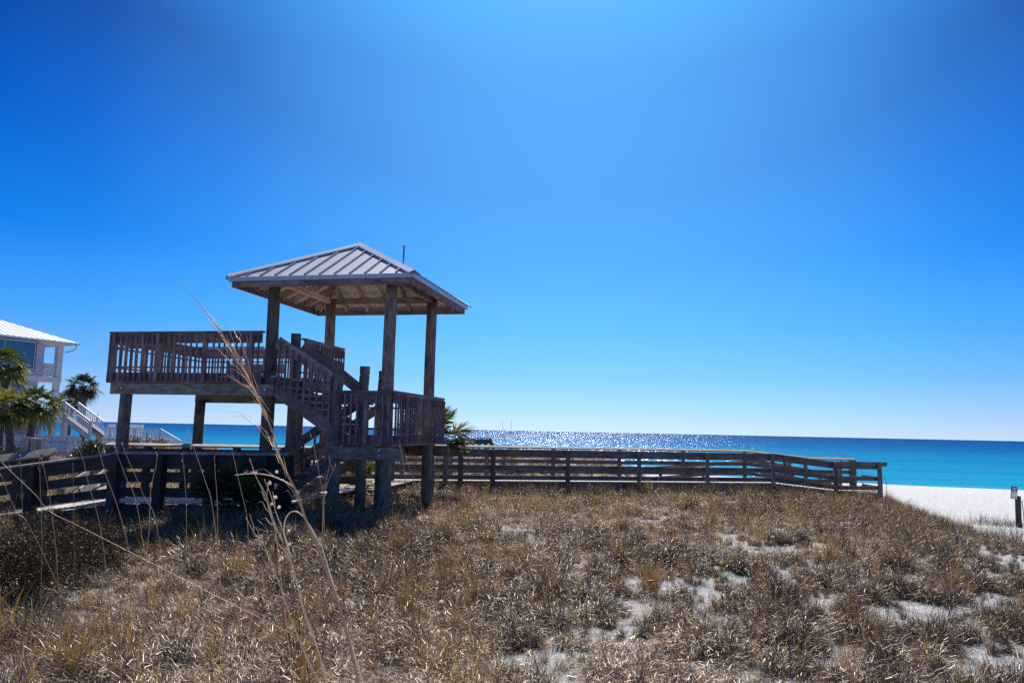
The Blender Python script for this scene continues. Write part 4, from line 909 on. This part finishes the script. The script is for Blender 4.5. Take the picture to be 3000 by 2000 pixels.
p=gpt(232,1335,30); shrub('round_bush',p,1.0,.8,.95,3200,.09,'darker lower bush left of the grey green bush',DARKSH,'bush',10,.7)
p=gpt(50,1600,8.0); shrub('leafy_shrub',p,.9,.6,.85,20000,.024,'dark glossy low shrub filling the left edge of the foreground',DARKSH,'shrub',16,.5)
p=gpt(215,1570,9.9); shrub('leafy_shrub',p,.9,.6,.72,16000,.024,'dark glossy low shrub next to the walkway edge, right of a larger one',DARKSH,'shrub',14,.5)
p=gpt(430,1290,66); shrub('brown_scrub',p+Vector((0,0,.2)),2.6,1.5,1.0,2600,.22,'low brown scrub below the white beach deck',GRASS,'shrub',12,.35)
p=gpt(60,1300,40); shrub('round_bush',p,1.2,1,1.1,2500,.12,'green bush among the palm trunks before the picket fence',SHRUB,'bush',9)
p=gpt(22,1340,36); shrub('round_bush',p,.9,.9,.6,1800,.10,'dark bush at the left border below the palms',DARKSH,'bush',8,.8)
# ------------------------------------------------------------------ palms
def pm(px_b,Yb,px_c,py_c,R,label,**k):
    b=at(px_b,1300,Yb); b.z=float(ground_h(b.x,b.y)); c_=at(px_c,py_c,Yb); return palm(b,c_,R,label,'palms beside the house' ,**k)
pm(0,40,18,1068,1.22,'largest dark green palm crown at the left border overlapping the house window',nleaf=28,yel=.15)
pm(37,38,22,1188,1.2,'yellowing palm below the largest crown at the left border',nleaf=27,yel=.55)
pm(68,39,108,1180,1.3,'green palm with leaning trunk before the house porch',nleaf=27,yel=.2)
pm(240,66,243,1130,1.5,'slender lone palm right of the house stairs',nleaf=28,mat=PALMG,tr=.22)
pm(200,68,203,1172,1.3,'lower palm crown behind the top of the house stairs',nleaf=28,mat=PALMG,tr=.2)
# ------------------------------------------------------------------ house
Kp=Vector((-34.72,57.96,0)); D1v=Vector((-.45,-.893,0)).normalized(); N1=Vector((-D1v.y*-1*-1,0,0))
IN=Vector((-.893,.45,0)).normalized()   # into the house
def HP(s,t,z): return Kp+D1v*s+IN*t+Vector((0,0,z))
def hpx(px,py,t=0.0):
    """point on the house wall plane (t inwards) seen at the pixel"""
    d=at(px,py,1)-EYE; o_=Kp+IN*t-EYE; k=o_.dot(IN)/d.dot(IN); P=EYE+d*k; q=P-Kp; return q.dot(D1v),P.z
house=empty('beach_house',HP(5,3,-.8),'three storey pale house with metal roof, corner porches and outside stairs','house')
def hb(name,mat,*boards,par=house,glass=False):
    r=MB()
    for (a,b,w_,h_) in boards: r.board(HP(*a),HP(*b),w_,h_)
    return r.build(name,mat,par)
def box(name,mat,s0,s1,t0,t1,z0,z1,par=house):
    r=MB(); c_=(t0+t1)/2; r.board(HP(s0,c_,(z0+z1)/2),HP(s1,c_,(z0+z1)/2),abs(t1-t0),z1-z0); return r.build(name,mat,par)
se,ze=hpx(190,1000); zr=7.45
s1,z1=hpx(118,1050); s2,z2=hpx(178,1105); sW0,zW1=hpx(108,1003); _,zW0=hpx(100,1083)
print('house',se,ze,s1,z1,s2,z2,zW0,zW1,hpx(150,1216),hpx(0,985),hpx(95,951,3.5),hpx(125,1060),hpx(168,1060))
zs=4.95; zp=2.0
sb=s1
box('wall',WALLP,sb,16,0,8,-1,7.72)
box('corner_wall',WALLP,sb-.28,sb,.002,.35,zs,7.72)
box('upper_floor_band',WHITEP,0,16.1,-.06,4.5,zs-.33,zs+.05)
box('eave_beam',WHITEP,.0,sb,.0,.35,7.42,7.72)
box('eave_beam',WHITEP,.0,.35,.35,4.5,7.42,7.72)
for s_,t_ in((0,0),(0,4.2)):
    box('porch_column',WHITEP,s_+.0,s_+.42,t_,t_+.42,zs,7.45); box('porch_column',WHITEP,s_+.05,s_+.42,t_,t_+.4,-1.2,zs-.3)
# porch railings
def picket(name,par,a,b,z0,z1,n_,mat=WHITEP,w_=.05,rails=True,sl=0):
    r=MB(); a=Vector(a);b=Vector(b)
    r.board(a+Vector((0,0,z1)),b+Vector((0,0,z1+sl)),.09,.08); r.board(a+Vector((0,0,z0+.08)),b+Vector((0,0,z0+.08+sl)),.06,.08)
    for k in range(n_):
        t=(k+.5)/n_; p=a.lerp(b,t)+Vector((0,0,sl*t)); r.board(p+Vector((0,0,z0+.08)),p+Vector((0,0,z1)),w_,w_)
    return r.build(name,mat,par)
picket('porch_railing',house,HP(.42,.15,0),HP(sb-.28,.15,0),zs+.1,zs+1.05,11)
picket('porch_railing',house,HP(.15,.4,0),HP(.15,4.2,0),zs+.1,zs+1.05,16)
# roof: hip
r=MB(); OV=.75; e=[HP(-OV,-OV,7.72),HP(16.8,-OV,7.72),HP(16.8,8.8,7.72),HP(-OV,8.8,7.72)]; ra=HP(4.3,4.0,9.62); rb=HP(12,4.0,9.62)
r.poly([e[0],e[1],rb,ra]); r.poly([e[1],e[2],rb]); r.poly([e[2],e[3],ra,rb]); r.poly([e[3],e[0],ra]); r.poly([q-Vector((0,0,.03)) for q in e[::-1]],mi=1)
hr=r.build('roof',[HROOF,WHITEP],house)
r=MB()
for k in range(42):
    s_=-OV+.25+k*.42
    if s_>16.3: break
    tmax=4.75 if 4.3<s_<12 else (4.75*(s_+OV)/5.05 if s_<=4.3 else 4.75*(16.8-s_)/4.8)
    if tmax<.2: continue
    r.board(HP(s_,-OV,7.73),HP(s_,-OV+tmax,7.73+1.9*tmax/4.75),.03,.03)
tag(r.build('roof_ribs',HROOF,hr))
r=MB(); r.board(HP(-OV,-OV,7.65),HP(16.8,-OV,7.65),.08,.14); r.board(HP(-OV,-OV,7.65),HP(-OV,8.8,7.65),.08,.14); r.build('gutter',WHITEP,house)
r=MB(); r.tube([HP(-OV,-OV+.3,7.57),HP(-OV+.1,-.3,7.2),HP(-.1,-.05,6.95)],.06,8); r.build('downpipe',WHITEP,house)
# big window
hw=box('window',TEAL,sW0,sW0+8,-.05,.02,zW0-.12,zW1+.12)
r=MB()
for a,b in((sW0+.15,sW0+2.25),(sW0+2.4,sW0+4.6),(sW0+4.8,sW0+7.6)):
    c_=(a+b)/2; zc_=(zW0+zW1)/2; r.board(HP(a,-.062,zc_),HP(b,-.062,zc_),.02,zW1-zW0)
r.build('pane',GLASS,hw)
r=MB()
for s_ in(sW0+.15,sW0+2.33,sW0+4.7): r.board(HP(s_,-.09,zW0),HP(s_,-.09,zW1),.04,.10,up=IN)
for z_ in(zW0,zW1): r.board(HP(sW0+.1,-.09,z_),HP(sW0+7.7,-.09,z_),.04,.09)
r.build('frame',WHITEP,hw)
h2=box('window',TEAL,sb+.9,sb+4,-.05,.02,2.75,4.25); box('pane',GLASS,sb+1.05,sb+3.9,-.07,-.052,2.9,4.1,h2)
h3=box('window',TEAL,sb+1.6,sb+5,-.05,.02,.05,1.1); box('pane',GLASS,sb+1.75,sb+4.9,-.07,-.052,.15,1.0,h3)
# porch deck, ground floor supports, outside stairs
box('porch_deck',WHITEP,-.15,sb+4,-1.6,3.9,zp-.45,zp)
picket('deck_railing',house,HP(.0,-1.5,0),HP(sb+3.9,-1.5,0),zp+.05,zp+1.02,26)
for s_ in(0.1,2.0,4.0,6.0): box('support_post',WHITEP,s_,s_+.3,-1.5,-1.2,-1.3,zp-.4); box('support_post',WHITEP,s_,s_+.3,2.8,3.1,-1.3,zp-.4)
box('porch_void_panel',DARKIN,.9,1.9,1.5,1.6,-1.2,zp-.5); box('porch_void_panel',DARKIN,2.9,4.3,1.5,1.6,-1.2,zp-.5)  # plain dark sheets stand in for the shaded void beneath the porch
stp=at(186,1218,54.6); sbt=at(262,1276,53.5); v0_=Vector((stp.x,stp.y,stp.z)); v1_=Vector((sbt.x,sbt.y,sbt.z)); back=Vector((.35,1.15,0))
hs_=MB(); 
for bb in(Vector((0,0,0)),back): hs_.board(v0_+bb-Vector((0,0,.1)),v1_+bb-Vector((0,0,.1)),.06,.42)
st=hs_.build('house_stairs',WHITEP,house)
r=MB()
for k in range(11): q=v0_.lerp(v1_,(k+.5)/11); r.board(q+Vector((0,0,0)),q+back,.3,.05)
r.build('treads',W_BIN,st)
for bb in(Vector((0,0,0)),back):
    picket('stair_railing',st,(v0_+bb)*1.0-Vector((0,0,v0_.z)),Vector(((v1_+bb).x,(v1_+bb).y,0)),v0_.z+.15,v0_.z+1.0,15,sl=v1_.z-v0_.z)
r=MB(); r.board(v1_+Vector((0,0,-1.6)),v1_+Vector((0,0,1.05)),.16,.16,up=UU); r.board(v0_+Vector((0,0,-3)),v0_+Vector((0,0,1.1)),.16,.16,up=UU); r.build('newel_posts',WHITEP,st)
# ------------------------------------------------------------------ picket fence, bin, far deck
pf_=empty('picket_fence',at(110,1318,45),'white picket fence with scalloped panels before the house','fence')
a_=at(-60,1318,43.5); b_=at(236,1320,46.5); n_=7
for k in range(n_):
    q0=a_.lerp(b_,k/n_); q1=a_.lerp(b_,(k+1)/n_); r=MB()
    for j in range(14):
        t=(j+.5)/14; q=q0.lerp(q1,t); zt=.70+.16*math.sin(math.pi*t); r.board((q.x,q.y,-.7),(q.x,q.y,zt),.07,.02,up=UU)
    r.board((q0.x,q0.y+.03,.5),(q1.x,q1.y+.03,.5),.03,.08); r.board((q0.x,q0.y+.03,-.2),(q1.x,q1.y+.03,-.2),.03,.08)
    r.build('picket_panel',FENCEP,pf_)
    r=MB(); r.board((q0.x,q0.y,-.9),(q0.x,q0.y,.82),.13,.13,up=UU); r.build('fence_post',FENCEP,pf_)
wb=empty('wooden_enclosure',at(98,1330,20),'grey wooden box of upright boards standing behind the left walkway rail','bin')
r=MB()
for px,wd,yy,t0 in((78,.17,20,1279),(90,.12,20.3,1280),(101,.17,20,1284),(115,.15,20.05,1285)):
    p=at(px,t0,yy); r.board((p.x,p.y,-.6),(p.x,p.y,p.z),wd,.05,up=(0,1,0))
for px,wd,yy,t0 in((84,.5,20.3,1281),(108,.5,20.3,1284)):
    p=at(px,t0,yy); r.board((p.x,p.y,-.6),(p.x,p.y,p.z-.03),.06,wd,up=(0,1,0))
r.build('board_sides',W_BIN,wb)
p0=at(88,1284,20.25); p1=at(120,1285,20.25); r=MB(); r.board(p0,p1,.5,.03); r.build('lid',W_BIN,wb)
fd=empty('beach_deck',at(400,1275,78),'white railed beach deck with stairs far beyond the pavilion','deck')
a_=at(286,1252,78); b_=at(470,1252,78); zt=a_.z
picket('deck_railing',fd,(a_.x,a_.y,0),(b_.x,b_.y,0),zt-1.05,zt,44,w_=.06)
r=MB(); r.board((a_.x,a_.y+1.5,zt-1.15),(b_.x,b_.y+1.5,zt-1.15),3.2,.25); r.build('deck_platform',WHITEP,fd)
r=MB()
for k in range(6): q=a_.lerp(b_,k/5); r.board((q.x,q.y,-2.6),(q.x,q.y,zt+.05),.14,.14,up=UU)
r.build('deck_posts',WHITEP,fd)
e_=at(530,1294,77); picket('stair_railing',fd,(b_.x,b_.y,0),(e_.x,e_.y,0),zt-1.0,zt,16,sl=e_.z-zt+.1,w_=.06)
r=MB(); r.board((b_.x,b_.y,zt-1.15),(e_.x,e_.y,e_.z-1.0),.1,.35); r.build('stair_stringer',WHITEP,fd)
CH=plain('white_plastic',(.8,.8,.8),rough=.4)
for px,lab in((319,'white lounge chair on the beach deck, leftmost of three'),(384,'wide white lounge chair on the beach deck, middle of three'),(409,'white chair back on the beach deck, rightmost of three')):
    p=at(px,1249,79.5); z0=zt-1.0; ch=empty('deck_chair',(p.x,p.y,z0),lab,'chair'); w_=.75 if px!=384 else 1.3
    if px==409: w_=.35
    r=MB(); r.board((p.x-w_/2,p.y,z0+.42),(p.x+w_/2,p.y,z0+.42),.7,.07); r.build('seat',CH,ch)
    r=MB()
    for j in range(5): r.board((p.x-w_/2,p.y+.35+.05*j,z0+.55+.19*j),(p.x+w_/2,p.y+.35+.05*j,z0+.55+.19*j),.04,.15)
    r.build('backrest',CH,ch)
    for sx in(-1,1):
        for sy in(-.3,.3):
            r=MB(); r.board((p.x+sx*w_/2,p.y+sy,z0),(p.x+sx*w_/2,p.y+sy,z0+.42),.07,.07,up=UU); r.build('leg',CH,ch)
p=at(285,1240,76); q=at(287,1211,76); r=MB(); r.tube([(p.x,p.y,-1.5),tuple(p),tuple(q)],[.07,.07,.06],8); o=r.build('thin_pole',BOLT,None,(p.x,p.y,-1.5)); tag(o,'thin grey pole rising above the sea between bush and beach deck','pole')
